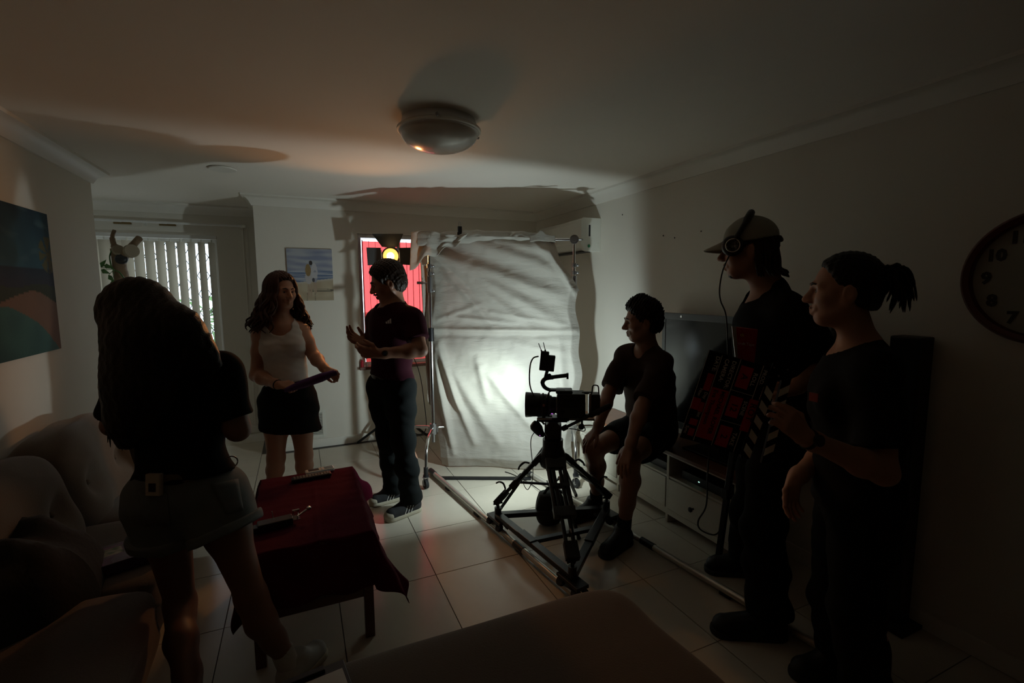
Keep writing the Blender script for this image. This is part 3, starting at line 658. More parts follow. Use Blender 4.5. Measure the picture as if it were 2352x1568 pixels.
mb = MB(); mb.lathe(TP+td*.004, [(.034,0),(.03,.003),(.0,.005)], 24, axis=td, hint=(0,0,1)); obj('filament_glow', mb, mat('bulb_glow', (.9,.8,.6), .2, emit=(1.0,.72,.36), estr=9), le, smooth='all')
bx, by, bz = frame_of(td, (0,0,1))            # bx: sideways, by: up
def door(o, along, out, w0, w1, L, lab):
    mb = MB(); t = .0015*along.cross(out).normalized()
    mb.prism([o-along*w0/2-t, o+along*w0/2-t, o+along*w1/2+out*L-t, o-along*w1/2+out*L-t], t*2); obj('barn_door', mb, 'lamp_black', tl)
    mb = MB(); mb.cyl(o-along*w0*.35, o+along*w0*.35, .005, n=8); obj('hinge', mb, 'steel', tl)
door(TP+bx*.083, by, (bx*.95+td*.30).normalized(), .15, .16, .125, 'a'); door(TP-bx*.083, by, (-bx*.95+td*.30).normalized(), .15, .16, .125, 'b')
door(TP+by*.083, bx, (by*.80+td*.62).normalized(), .14, .27, .15, 'c'); door(TP-by*.083, bx, (-by*.75+td*.65).normalized(), .14, .27, .15, 'd')
mb = MB(); yk = TP-td*.08
mb.tube([yk+bx*.09, yk+bx*.092-by*.09, yk-by*.12, yk-bx*.092-by*.09, yk-bx*.09], .006, 8); obj('yoke', mb, 'lamp_black', tl)
bot = yk-by*.12
mb = MB(); mb.cyl((bot.x,bot.y,.30), bot, .0115, n=12); mb.cyl((bot.x,bot.y,.28), (bot.x,bot.y,1.1), .015, n=12); obj('pole', mb, 'black_metal', tl, smooth=True)
for (fx, fy) in ((822,1016),(980,999)):
    q = onz(fx, fy, .01); mb = MB(); mb.bar((bot.x,bot.y,.36), q, .016, .022); mb.bar((bot.x,bot.y,.18), Vector((bot.x,bot.y,.36)).lerp(q, .55), .010, .016); obj('leg', mb, 'black_metal', tl)
q = Vector((bot.x-.02, bot.y-.42, .01)); mb = MB(); mb.bar((bot.x,bot.y,.36), q, .016, .022); obj('leg', mb, 'black_metal', tl)
mb = MB(); mb.tube(spline([yk-td*.1, (bot.x+.05,bot.y+.04,1.2), (bot.x+.2,bot.y-.05,.8), at(975,930,4.2), at(978,985,4.2), at(960,997,4.25), at(940,985,4.3)]), .004, 6); obj('power_cable', mb, 'black_cable', tl, smooth='all')
spot('tungsten_beam', TP+td*.012, td, 26, 104, .5, (1.0,.42,.13), .06, tl)
# ================================================================== furniture
def cushion(mb, c, sz, R=None, k=5.0, n=14, dents=(), wob=.0, seed=0):
    """soft pillow block: cube faces rounded with a super-norm; dents = (axis,sign,u,v,depth,width)"""
    c = Vector(c); h = [s/2 for s in sz]; base = len(mb.v); idx = {}; vs = []; fs = []
    def vert(p):
        key = tuple(round(q*n) for q in p)
        if key in idx: return idx[key]
        d = (abs(p[0])**k+abs(p[1])**k+abs(p[2])**k)**(1/k); q = [p[i]/d for i in range(3)]
        off = 1+wob*nse(q[0]*2+seed, q[1]*2, q[2]*2+seed)
        w = [q[i]*h[i]*off for i in range(3)]
        for ax, sg, u, v, dep, wd in dents:
            if p[ax]*sg > .6:
                o = [i for i in range(3) if i != ax]; dd = math.hypot((q[o[0]]-u)*h[o[0]], (q[o[1]]-v)*h[o[1]]); w[ax] -= sg*dep*math.exp(-(dd/wd)**2)
        w = Vector(w); idx[key] = len(vs); vs.append(c+(R @ w if R else w)); return idx[key]
    g = [-1+2*i/n for i in range(n+1)]
    for ax in range(3):
        for sg in (-1, 1):
            a, b = [(1,2),(2,0),(0,1)][ax]
            for i in range(n):
                for j in range(n):
                    q = []
                    for u, v in ((g[i],g[j]),(g[i+1],g[j]),(g[i+1],g[j+1]),(g[i],g[j+1])):
                        p = [0,0,0]; p[ax] = sg; p[a] = u; p[b] = v; q.append(vert(p))
                    fs.append(tuple(q) if sg > 0 else tuple(reversed(q)))
    mb.add(vs, fs); return mb
mat('sofa_fabric', (.11,.077,.052), .9, var=.15, nscale=6, bump=.25, bscale=220, sheen=.25)
mat('sofa_base', (.12,.085,.055), .9, var=.15, bump=.2, bscale=200)
sofa = thing('sofa', 'brown tufted fabric sofa along the left wall', 'sofa', (-.9,2.5,0))
mb = MB(); slab(mb, -1.27, -.62, 1.2, 3.62, .06, .27); slab(mb, -1.27, -1.12, 1.2, 3.62, .27, .62); obj('frame', mb, 'sofa_base', sofa, bevel=.02)
Rb = Matrix.Rotation(math.radians(-14),3,'Y')
for y0, y1, sd in ((2.78,3.56,1),(2.02,2.78,2),(1.26,2.02,3)):
    mb = MB(); cushion(mb, (-1.10,(y0+y1)/2,.59), (.30,y1-y0+.02,.56), Rb, 3.6, 22, [(0,1,-.5,-.05,.06,.07),(0,1,.5,-.05,.06,.07),(0,1,0,-.05,.03,.16),(0,1,0,-.9,.05,.12)], .05, sd)
    bc = obj('back_cushion', mb, 'sofa_fabric', sofa, smooth='all')
    for s in (-.5,.5):
        q = Vector((-1.10,(y0+y1)/2,.59))+Rb @ Vector((.088,s*(y1-y0)/2,-.014)); m2 = MB(); m2.ball(q, .014, 10, 6); obj('tuft_button', m2, 'sofa_base', bc, smooth='all')
for y0, y1, sd in ((2.86,3.56,5),(2.16,2.86,6)):
    mb = MB(); cushion(mb, (-.86,(y0+y1)/2,.345), (.60,y1-y0+.01,.19), None, 6, 16, [(2,1,0,0,.02,.2)], .03, sd); obj('seat_cushion', mb, 'sofa_fabric', sofa, smooth='all')
mb = MB(); cushion(mb, (-.84,1.62,.36), (.66,1.0,.22), None, 6, 18, [(2,1,.2,.1,.015,.2)], .03, 8); obj('seat_cushion', mb, 'sofa_fabric', sofa, smooth='all')
mb = MB(); cushion(mb, (-.92,3.66,.40), (.62,.17,.54), None, 5, 14, (), .03, 9); obj('arm', mb, 'sofa_fabric', sofa, smooth='all')
sofa2 = thing('sofa', 'brown fabric sofa seat in the nearest foreground', 'sofa', (.3,1.0,0))
mb = MB(); slab(mb, -.50, .98, .30, 1.30, .06, .27); slab(mb, -.5, .98, .28, .45, .27, .6); obj('frame', mb, 'sofa_base', sofa2, bevel=.02)
def nseat(x0, x1, sd):
    mb = MB(); cushion(mb, ((x0+x1)/2,.92,.345), (x1-x0,1.0,.215), None, 10, 30, (), .02, sd)
    for v in mb.v:                                     # pulled fabric creases running back from the front edge
        if v.z > .36: v.z -= .006*max(0, math.sin((v.x-.28)*46))*math.exp(-((v.x-.33)/.10)**2)*min(1, max(0, 1.4-v.y)*3)
    obj('seat_cushion', mb, 'sofa_fabric', sofa2, smooth='all')
nseat(-.52, 1.055, 11)
mb = MB(); cushion(mb, (.24,.42,.52), (1.46,.2,.36), None, 5, 16, (), .02, 14); obj('back_cushion', mb, 'sofa_fabric', sofa2, smooth='all')
# clipboard on the near sofa
q = onz(700, 1590, .462); cb = thing('clipboard', 'black clipboard with a handwritten white sheet on the near sofa', 'clipboard', q)
Rz = Matrix.Rotation(math.radians(8),3,'Z')
mb = MB(); mb.box(q+Rz @ Vector((0,-.10,.004)), (.23,.32,.004), Rz); obj('board', mb, 'black_plastic', cb, bevel=.002)
mb = MB(); mb.box(q+Rz @ Vector((-.003,-.115,.0068)), (.215,.28,.001), Rz); obj('paper', mb, mat('paper', (.62,.60,.58), .8), cb)
mb = MB(); mb.box(q+Rz @ Vector((0,.045,.011)), (.12,.02,.010), Rz); obj('clip', mb, 'black_metal', cb, bevel=.002)
for i, tx in enumerate(('to do', 'shots', 'props')):
    obj('handwriting', text_mesh(tx, .032, q+Rz @ Vector((-.03,-.02-.045*i,.0076)), Rz @ Vector((1,0,0)), Rz @ Vector((0,1,0)), .0004), mat('blue_ink', (.10,.10,.28), .7), cb)
# dark jacket heaped on the sofa, boxed set beside it
mat('black_cloth', (.006,.006,.007), .9, var=.3, bump=.3, bscale=40)
def jack(a, b):
    th = 2*math.pi*a; ph = math.pi*.5*b; r_ = math.cos(ph)
    x = -.98+.26*r_*math.cos(th)*(1+.2*nse(math.cos(th)*1.5, math.sin(th)*1.5, 1)); y = 2.17+.36*r_*math.sin(th)*(1+.15*nse(math.cos(th), math.sin(th), 2))
    return Vector((x, y, .40+.30*math.sin(ph)*(1+.25*nse(x*7, y*7, 3))+.012*nse(x*20, y*20, 5)))
mb = MB(); mb.grid(jack, 40, 16); tag(obj('jacket', mb, 'black_cloth', smooth='all'), 'black jacket heaped on the brown sofa', 'jacket')
def dvd(u, v):
    if v < .12: return (.05,.012,.05)
    if .2 < u < .55 and .2 < v < .6: return mixc((.22,.20,.14), (.05,.08,.03), .5+nse(u*12, v*12, 3)*1.4)
    if .12 < v < .18: return (.12,.05,.10)
    return mixc((.035,.012,.05), (.07,.015,.07), .5+nse(u*5, v*5, 1))
bt = thing('boxed_game', 'flat purple box with a printed cover lying on the sofa', 'box', (-.72,2.36,.44))
Rq = Matrix.Rotation(math.radians(22),3,'Z')
mb = MB(); mb.box(Vector((-.72,2.36,.462)), (.27,.19,.045), Rq); obj('box', mb, mat('dark_purple', (.035,.012,.045), .4), bt, bevel=.002)
picture('cover_print', '', '', Vector((-.72,2.36,.4848))+Rq @ Vector((-.133,-.093,0)), Rq @ Vector((1,0,0)), Rq @ Vector((0,1,0)), .266, .186, .0012, dvd, 40, 30, mat('glossy_print', (1,1,1), .25, attr=True, var=.03), bt)
# ------------------------------------------------------------------ coffee table with a dark red cloth
TX0_, TX1_, TY0_, TY1_, TZ = -.235, .245, 2.075, 2.92, .495
tab = thing('coffee_table', 'low dark wooden coffee table with a slatted shelf', 'table', (0,2.5,0))
mb = MB(); slab(mb, TX0_, TX1_, TY0_, TY1_, TZ-.022, TZ); obj('table_top', mb, 'dark_wood', tab, bevel=.003)
for x in (TX0_+.022, TX1_-.022):
    for y in (TY0_+.022, TY1_-.022):
        mb = MB(); slab(mb, x-.02, x+.02, y-.02, y+.02, .0005, TZ-.022); obj('leg', mb, 'dark_wood', tab, bevel=.002)
mb = MB(); slab(mb, TX0_+.04, TX1_-.04, TY0_+.008, TY0_+.028, TZ-.075, TZ-.022); slab(mb, TX0_+.04, TX1_-.04, TY1_-.028, TY1_-.008, TZ-.075, TZ-.022); slab(mb, TX0_+.008, TX0_+.028, TY0_+.04, TY1_-.04, TZ-.075, TZ-.022); slab(mb, TX1_-.028, TX1_-.008, TY0_+.04, TY1_-.04, TZ-.075, TZ-.022); obj('apron', mb, 'dark_wood', tab)
for y in (TY0_+.022, TY1_-.022):
    mb = MB(); slab(mb, TX0_+.042, TX1_-.042, y-.011, y+.011, .195, .235); obj('shelf_rail', mb, 'dark_wood', tab, bevel=.002)
for i in range(10):
    x = TX0_+.062+i*.0395; mb = MB(); slab(mb, x-.0105, x+.0105, TY0_+.0332, TY1_-.0332, .215, .227); obj('slat', mb, 'dark_wood', tab)
mat('red_cloth', (.075,.0025,.013), .9, var=.2, nscale=12, bump=.15, bscale=90, spec=.12)
def cloth(a, b):
    x = lerp(TX0_-.13, TX1_+.25, a); y = lerp(TY0_-.245, TY1_+.13, b)
    cx_, cy_ = min(max(x, TX0_-.004), TX1_+.004), min(max(y, TY0_-.004), TY1_+.004); ex, ey = x-cx_, y-cy_; L = math.hypot(ex, ey)
    z = TZ+.003+.0025*nse(x*9, y*22, 1)+.0016*math.sin(y*60+2*nse(x*4, y*4, 2))*max(0, nse(x*3, y*5, 6)+.3)
    if abs(x-.03) < .02: z += .004*math.exp(-((x-.03)/.006)**2)
    if L < 1e-6: return Vector((x, y, z))
    dx, dy = ex/L, ey/L; fl = .10+.30*abs(dx*dy)*2+.06*math.sin((x+y)*26)
    if ex > 0: fl += .16
    o = L*fl; drop = L*math.sqrt(max(.1, 1-fl*fl))
    return Vector((cx_+dx*o+.004*math.sin(y*40)*(abs(ex) > 0), cy_+dy*o+.006*math.sin(x*38)*(ey < 0), z-drop))
mb = MB(); mb.grid(cloth, 90, 110); tag(obj('table_cloth', mb, 'red_cloth', smooth='all', thick=.002), 'dark red cloth draped over the coffee table', 'cloth')
# things on the table
def remote(name, px, py, L, w, ang, m, label, light):
    q = onz(px, py, TZ+.008); t = thing(name, label, 'remote control', q); R = Matrix.Rotation(ang,3,'Z'); z = Vector((0,0,1))
    mb = MB(); mb.box(q+z*.009, (L, w, .018), R); obj('case', mb, m, t, bevel=.006)
    if light:
        mb = MB(); mb.box(q+R @ Vector((L*.30,0,.0185)), (L*.30, w*.7, .002), R); obj('display', mb, mat('grey_glass', (.16,.16,.15), .2), t)
        mb = MB(); mb.box(q+R @ Vector((-L*.22,0,.0185)), (L*.36, w*.62, .002), R); obj('button_cover', mb, 'black_plastic', t)
        for i in range(3): mb = MB(); mb.cyl(q+R @ Vector((L*.06,-.014+.014*i,.018)), q+R @ Vector((L*.06,-.014+.014*i,.0205)), .004, n=10); obj('button', mb, 'white_plastic', t)
    else:
        bm_ = mat('grey_button', (.30,.30,.30), .5)
        for i in range(12):
            for j in range(3):
                mb = MB(); mb.box(q+R @ Vector((-L*.42+i*L*.076,-.014+.014*j,.0188)), (.010,.008,.003), R); obj('button', mb, bm_, t)
remote('remote_control', 735, 1083, .155, .05, math.radians(7), 'white_plastic', 'white remote control with a small display on the red cloth', True)
remote('remote_control', 716, 1098, .205, .05, math.radians(5), 'black_plastic', 'long black remote control with grey buttons on the red cloth', False)
q = onz(650, 1206, TZ+.008); g = thing('camera_bracket', 'black camera accessory with metal brackets on the red cloth', 'camera accessory', q); R = Matrix.Rotation(math.radians(8),3,'Z'); z = Vector((0,0,1))
mb = MB(); mb.box(q+R @ Vector((-.03,0,.018)), (.14,.055,.034), R); mb.box(q+R @ Vector((-.105,0,.012)), (.03,.045,.024), R); obj('body', mb, 'black_plastic', g, bevel=.004)
mb = MB(); mb.cyl(q+R @ Vector((-.035,.01,.034)), q+R @ Vector((-.04,.014,.07)), .0022, n=8); obj('pin', mb, 'chrome', g)
mb = MB(); mb.box(q+R @ Vector((.055,0,.02)), (.03,.05,.006), R); mb.box(q+R @ Vector((.045,.015,.038)), (.004,.012,.03), R); mb.box(q+R @ Vector((.066,.015,.038)), (.004,.012,.03), R); mb.cyl(q+R @ Vector((.042,.015,.05)), q+R @ Vector((.072,.015,.05)), .005, n=10); obj('hinge_bracket', mb, 'chrome', g)
mb = MB(); mb.tube([q+R @ Vector((.06,-.005,.028)), q+R @ Vector((.085,.01,.034)), q+R @ Vector((.11,.012,.045))], .005, 8); mb.ball(q+R @ Vector((.112,.012,.046)), .011, 10, 6); obj('lever', mb, 'chrome', g)
# ------------------------------------------------------------------ TV cabinet, television, speaker
mat('cabinet_cream', (.60,.57,.48), .5, var=.04); mat('cabinet_top', (.16,.055,.022), .35, var=.3, nscale=10)
cab = thing('tv_cabinet', 'cream TV cabinet with drawers and a brown wooden top', 'cabinet', (2.33,2.63,0))
XF, XB_, CYs, ZB, ZTc = 2.17, 2.505, [1.83,2.365,2.90,3.435], .055, .468
mb = MB(); slab(mb, XF-.012, XB_, CYs[0]-.015, CYs[-1]+.015, ZTc, ZTc+.022); obj('top_board', mb, 'cabinet_top', cab, bevel=.003)
mb = MB()
for y in CYs: slab(mb, XF, XB_, y-.011, y+.011, .0005, ZTc)
slab(mb, XB_-.012, XB_, CYs[0], CYs[-1], ZB, ZTc); slab(mb, XF+.005, XB_, CYs[0], CYs[-1], ZB, ZB+.02); slab(mb, XF+.003, XB_, CYs[0], CYs[-1], .305, .32); slab(mb, XF, XF+.018, CYs[0], CYs[-1], ZB, .095)
slab(mb, XF-.004, XF+.002, CYs[0]-.015, CYs[-1]+.015, ZTc-.012, ZTc-.0005)
obj('carcass', mb, 'cabinet_cream', cab, bevel=.002)
for i in range(3):
    y0, y1 = CYs[i]+.014, CYs[i+1]-.014; mb = MB(); slab(mb, XF-.004, XF+.016, y0, y1, .099, .302); dr = obj('drawer', mb, 'cabinet_cream', cab, bevel=.003)
    ym = (y0+y1)/2 if i != 0 else 2.13
    mb = MB(); mb.lathe((XF-.004,ym,.19), [(.006,0),(.006,.014),(.014,.02),(.016,.028),(.010,.034),(0,.035)], 16, axis=(-1,0,0), hint=(0,0,1)); obj('knob', mb, 'black_metal', dr, smooth='all')
mat('led_green', (.3,.9,.6), .4, emit=(.5,1,.8), estr=1.2)
for i, (y, lb) in enumerate(((2.12,'black media box in the shelf bay next to the black pole'),(2.60,'black media box in the middle shelf bay of the cabinet'))):
    t = thing('media_box', lb, 'media box', (2.34,y,.32)); mb = MB(); slab(mb, 2.22, 2.46, y-.17, y+.17, .3205, .375); obj('case', mb, 'black_plastic', t, bevel=.003)
    mb = MB(); slab(mb, 2.2185, 2.22, y+.02, y+.03, .345, .35); obj('indicator', mb, 'led_green', t)
tv = thing('television', 'black flat television with a grey top bezel on the cabinet', 'television', (2.42,2.2,.49))
mat('tv_screen', (.006,.007,.008), .12, var=.05, spec=.6); mat('tv_bezel', (.11,.115,.12), .3, .3, var=.1); mat('tv_black', (.012,.012,.013), .25, var=.1)
y0, y1, z0, z1 = 1.52, 2.735, .56, 1.372
mb = MB(); slab(mb, 2.43, 2.495, y0+.02, y1-.02, z0+.02, z1-.02); obj('back_shell', mb, 'tv_black', tv, bevel=.008)
mb = MB(); slab(mb, 2.415, 2.44, y0, y1, z1-.045, z1); obj('top_bezel', mb, 'tv_bezel', tv, bevel=.004)
mb = MB(); slab(mb, 2.415, 2.44, y0, y1, z0, z0+.05); slab(mb, 2.415, 2.44, y0, y0+.035, z0+.05, z1-.045); slab(mb, 2.415, 2.44, y1-.035, y1, z0+.05, z1-.045); obj('bezel', mb, 'tv_bezel', tv, bevel=.003)
mb = MB(); slab(mb, 2.418, 2.432, y0+.035, y1-.035, z0+.05, z1-.045); obj('screen', mb, 'tv_screen', tv)
mb = MB(); mb.cyl((2.4145,2.55,z1-.022), (2.417,2.55,z1-.022), .008, n=14); obj('sensor', mb, 'chrome', tv)
mb = MB(); slab(mb, 2.44, 2.475, 2.05, 2.20, .505, .60); slab(mb, 2.27, 2.502, 1.9, 2.35, .4905, .505); obj('stand', mb, 'tv_black', tv, bevel=.004)
mb = MB(); mb.tube(spline([at(1630,1020,2.72), at(1625,1090,2.70), at(1622,1160,2.68), at(1604,1195,2.66), at(1609,1216,2.66), at(1640,1228,2.62), at(1658,1214,2.66)]), .0045, 7); tag(obj('power_cable', mb, 'black_cable', smooth='all'), 'black cable hanging in a loop in front of the cream drawer', 'cable')
sp = thing('tower_speaker', 'tall black speaker standing against the right wall', 'speaker', (2.40,1.22,0))
mb = MB(); slab(mb, 2.42, 2.515, 1.14, 1.265, .02, 1.33); obj('cabinet', mb, 'black_plastic', sp, bevel=.006)
mb = MB(); slab(mb, 2.412, 2.42, 1.146, 1.259, .30, 1.32); obj('grille', mb, 'black_cloth', sp, bevel=.003)
mb = MB(); slab(mb, 2.36, 2.52, 1.09, 1.31, .0005, .02); obj('plinth', mb, 'black_plastic', sp, bevel=.003)
pl = thing('stand_post', 'slim black post standing in front of the cream cabinet', 'stand', (2.10,1.86,0))
mb = MB(); mb.bar((2.095,1.862,.03), (2.125,1.80,.86), .032, .022, (1,0,0)); obj('post', mb, 'black_metal', pl, bevel=.003)
mb = MB(); mb.box((2.095,1.862,.022), (.05,.05,.043)); obj('foot', mb, 'black_rubber', pl, bevel=.006)
mb = MB(); mb.box((2.11,1.835,.42), (.05,.04,.06)); obj('clamp', mb, 'black_plastic', pl, bevel=.004)
# ------------------------------------------------------------------ driftwood ornament with a creeper in front of the blind
mat('driftwood', (.20,.13,.075), .8, var=.35, nscale=18, bump=.4, bscale=40); mat('cut_wood', (.28,.23,.16), .8, var=.1); mat('leaf', (.05,.13,.03), .5, var=.3)
DD = 4.35
dw = thing('driftwood_ornament', 'upright driftwood trunk ornament with a green creeper before the blind', 'ornament', (at(280,1000,DD).x, at(280,1000,DD).y, 0))
b0 = at(281,700,DD); mb = MB(); mb.tube(spline([(b0.x,b0.y,.03), (b0.x+.01,b0.y,.5), (b0.x,b0.y,1.0), at(282,660,DD), at(276,620,DD), at(272,585,DD), at(270,570,DD)]), [.085]*8+[.08]*8+[.07]*8+[.056]*8+[.052]*8+[.055]*8+[.045], 14); obj('trunk', mb, 'driftwood', dw, smooth='all')
mb = MB(); mb.tube(spline([at(272,580,DD), at(262,562,DD), at(258,545,DD), at(263,528,DD)]), [.03]*8+[.022]*8+[.016]*8+[.014], 10); obj('branch', mb, 'driftwood', dw, smooth='all')
mb = MB(); mb.tube(spline([at(280,600,DD), at(292,578,DD-.05), at(308,560,DD-.08), at(320,547,DD-.1)]), [.035]*8+[.03]*8+[.028]*8+[.028], 12); obj('branch', mb, 'driftwood', dw, smooth='all')
mb = MB(); mb.ball(at(279,595,DD-.06), (.05,.03,.045), 14, 10); obj('knot_hole', mb, 'black_plastic', dw, smooth='all')
for (x, y, r_) in ((300,577,.058),(270,575,.045)):
    c = at(x, y, DD-.12 if x == 300 else DD-.05); mb = MB(); mb.cyl(c, c+Vector((.02,-.03,.004)), r_, r_*.95, 18); obj('cut_branch_end', mb, 'cut_wood', dw, smooth=True)
mb = MB(); mb.tube(spline([at(286,640,DD-.07), at(274,625,DD-.07), at(258,616,DD-.06), at(252,590,DD-.05), at(258,572,DD-.05)]), .006, 6); obj('vine', mb, 'leaf', dw, smooth='all')
for (x, y, a) in ((238,605,-.9),(243,624,.4),(257,640,.9),(262,652,1.4),(250,612,.2)):
    c = at(x, y, DD-.08); d = (_r*math.cos(a)-Vector((0,0,1))*math.sin(a)); e = (_r*math.sin(a)+Vector((0,0,1))*math.cos(a)); L = .045
    mb = MB(); mb.add([c-d*L, c-d*L*.3+e*L*.5-_f*.01, c+d*L, c-d*L*.3-e*L*.5-_f*.01, c-_f*.004], [(0,3,4),(3,2,4),(2,1,4),(1,0,4)]); obj('leaf', mb, 'leaf', dw, thick=.001)
    mb = MB(); mb.tube([c-d*L*.9, at(262,618,DD-.07)], .0025, 5); obj('leaf_stalk', mb, 'leaf', dw)
# ================================================================== dolly track
RD = Vector((-.1225,.9925,0)).normalized(); RP = Vector((RD.y,-RD.x,0))
A_ = Vector((1.102,2.715,0)); B_ = Vector((1.195,1.955,0)); R_ = Vector((1.785,2.50,0))
mat('track_tube', (.60,.57,.51), .33, .75, var=.08)
trk = thing('dolly_track', 'pair of bright metal dolly rails on the tiled floor', 'dolly track', (1.4,2.4,0))
la = Vector((.955,3.80,.030)); lb = la-RD*2.75; ra = Vector((1.675,3.45,.030)); rb = ra-RD*2.62
for a, b in ((la,lb),(ra,rb)):
    mb = MB(); mb.cyl(a, b, .0185, n=16); rl = obj('rail', mb, 'track_tube', trk, smooth=True)
    for t in (0.002,.5,.998):
        p = a.lerp(b, t); m2 = MB(); m2.cyl(p-RD*.05, p+RD*.05, .0215, n=16); obj('rail_joint', m2, 'black_plastic', rl, smooth=True)
    for t in (.12,.30,.70,.88):
        p = a.lerp(b, t)+Vector((0,0,-.0205)); m2 = MB(); m2.bar(p-RD*.03, p+RD*.03, .03, .016, (0,0,1)); obj('rail_foot', m2, 'black_rubber', rl)
for t in (.03,.97):
    p = la.lerp(lb, t); q = ra.lerp(rb, t); p = p+Vector((0,0,-.022)); q = q+Vector((0,0,-.022)); mb = MB(); mb.bar(p+(q-p).normalized()*.02, q-(q-p).normalized()*.02, .05, .010, (0,0,1)); obj('sleeper', mb, 'black_metal', trk, bevel=.002)
# ================================================================== tripod dolly, tripod, cinema camera
T0 = Vector((1.365,2.47,0)); DR = T0.dot(FH)
def K(x, y, off=0.0): return at(x, y, DR+off)
dol = thing('tripod_dolly', 'black three-wheeled tripod dolly riding on the rails', 'dolly', (T0.x,T0.y,.05))
zb = .108
def P3(v, z): return Vector((v.x, v.y, z))
for a, b in ((A_,B_),(A_,R_),(B_,R_)):
    mb = MB(); mb.bar(P3(a,zb), P3(b,zb), .046, .030, (0,0,1)); obj('arm', mb, 'black_metal', dol, bevel=.003)
for a, b, t in ((A_,B_,.45),(B_,R_,.5)):
    c = P3(a.lerp(b, t), zb+.004); d = (b-a).normalized(); mb = MB(); mb.bar(c-d*.07, c+d*.07, .05, .034, (0,0,1)); obj('arm_lock', mb, 'black_metal', dol, bevel=.002)
m0 = P3(A_.lerp(B_,.45), zb-.02); m1 = P3(R_.lerp(B_,.28), zb-.02); mb = MB(); mb.bar(m0, m1, .038, .022, (0,0,1)); obj('cross_bar', mb, 'black_metal', dol, bevel=.002)
for k, p in enumerate((A_,B_,R_)):
    mb = MB(); mb.box(P3(p,.086), (.075,.17,.018), Matrix.Rotation(.1225,3,'Z')); wu = obj('wheel_carriage', mb, 'black_metal', dol, bevel=.002)
    for dy in (-.06,.06):
        for sx in (-1,1):
            c = P3(p,.055)+RD*dy+RP*sx*.026; ax = (RP*sx+Vector((0,0,.75))).normalized(); m2 = MB(); m2.cyl(c-ax*.012, c+ax*.012, .0235, n=18); obj('wheel', m2, 'black_rubber', wu, smooth=True)
    m2 = MB(); c = P3(p,.095); m2.cyl(c, c+Vector((0,0,.065)), .022, n=14); m2.cyl(c+Vector((0,0,.065)), c+Vector((0,0,.09)), .010, n=10); m2.cyl(c+Vector((-.03,0,.092)), c+Vector((.03,0,.092)), .007, n=8); obj('clamp_knob', m2, 'black_metal', wu, smooth=True)
tri = thing('camera_tripod', 'black heavy-duty camera tripod standing on the dolly', 'tripod', (T0.x,T0.y,.2))
ZA = .53
mb = MB(); mb.lathe((T0.x,T0.y,ZA-.05), [(.0,0),(.075,0),(.082,.02),(.082,.06),(.07,.09),(.06,.12),(.0,.12)], 28); obj('bowl', mb, 'black_metal', tri, smooth=True)
for p in (A_,B_,R_):
    d = (P3(p,0)-T0).normalized(); top = T0+d*.075+Vector((0,0,ZA)); end = P3(p,.225)-d*.02; ax = d.cross(Vector((0,0,1))).normalized(); u_ = (end-top).normalized()
    mid = top.lerp(end, .62); mb = MB()
    for s in (-1,1): mb.cyl(top+ax*.046*s, mid+ax*.046*s, .0135, n=12)
    lg = obj('leg', mb, 'black_metal', tri, smooth=True)
    for b0_, b1_, w0_, w1_ in ((top-u_*.02, top+u_*.05, .118, .036), (mid-u_*.04, mid+u_*.02, .122, .038), (top.lerp(end,.30)-u_*.012, top.lerp(end,.30)+u_*.012, .115, .028)):
        mb = MB(); mb.bar(b0_, b1_, w0_, w1_, d); obj('leg_brace', mb, 'black_plastic', lg, bevel=.003)
    mb = MB()
    for s in (-1,1): mb.cyl(mid+ax*.020*s-u_*.28, end+ax*.020*s, .011, n=10)
    obj('lower_tube', mb, 'black_metal', lg, smooth=True)
    mb = MB(); mb.bar(end-u_*.05, end+u_*.04, .072, .04, d); mb.cyl(end+u_*.05, P3(p,.175), .014, .010, 10); obj('foot', mb, 'black_rubber', lg, bevel=.003)
    c = top.lerp(end,.22)-ax*0; n_ = ax.cross(u_).normalized()
    n_ = n_ if n_.z > 0 else -n_
    mb = MB(); mb.tube(spline([c+n_*.02, c+n_*.045+u_*.02, c+n_*.05+u_*.06, c+n_*.042+u_*.085]), [.006]*8+[.007]*8+[.006]*8+[.005], 8); obj('lock_lever', mb, 'black_plastic', lg, smooth='all')
    c = end-u_*.07; mb = MB(); mb.tube(spline([c+n_*.018, c+n_*.05-u_*.015, c+n_*.075-u_*.005, c+n_*.085+u_*.02]), [.006]*8+[.006]*8+[.005]*8+[.004], 8); obj('lock_lever', mb, 'black_plastic', lg, smooth='all')
for p in (A_,B_,R_):
    d = (P3(p,0)-T0).normalized(); hb = T0+Vector((0,0,.30)); e = P3(p,.0).lerp(T0,.45)+Vector((0,0,.40))
# fluid head
CA = (-_r); CA.z = 0; CA.normalize(); CA = (CA*.995+FH*.08).normalized(); CS = Vector((CA.y,-CA.x,0))       # CA: lens direction; CS: sideways
CS = CS if CS.dot(FH) < 0 else -CS                                                                             # towards the viewer
Rc = Matrix((CA, -CS, Vector((0,0,1)))).transposed()
hc = K(1291, 985); hx = Vector((T0.x,T0.y,0))
mb = MB(); mb.cyl(hx+Vector((0,0,ZA+.06)), hx+Vector((0,0,ZA+.115)), .062, n=28); mb.cyl(hx+Vector((0,0,ZA+.115)), hx+Vector((0,0,ZA+.13)), .05, n=28); obj('pan_base', mb, 'black_metal', tri, smooth=True)
mb = MB(); mb.box(hx+Vector((0,0,ZA+.17)), (.10,.085,.09), Rc); mb.cyl(hx+Vector((0,0,ZA+.185))-CS*.065, hx+Vector((0,0,ZA+.185))+CS*.065, .05, n=24); obj('tilt_drum', mb, 'black_plastic', tri, smooth=35, bevel=.004)
mb = MB(); mb.box(hx+Vector((0,0,ZA+.237)), (.17,.065,.02), Rc); obj('slide_plate', mb, 'black_metal', tri, bevel=.003)
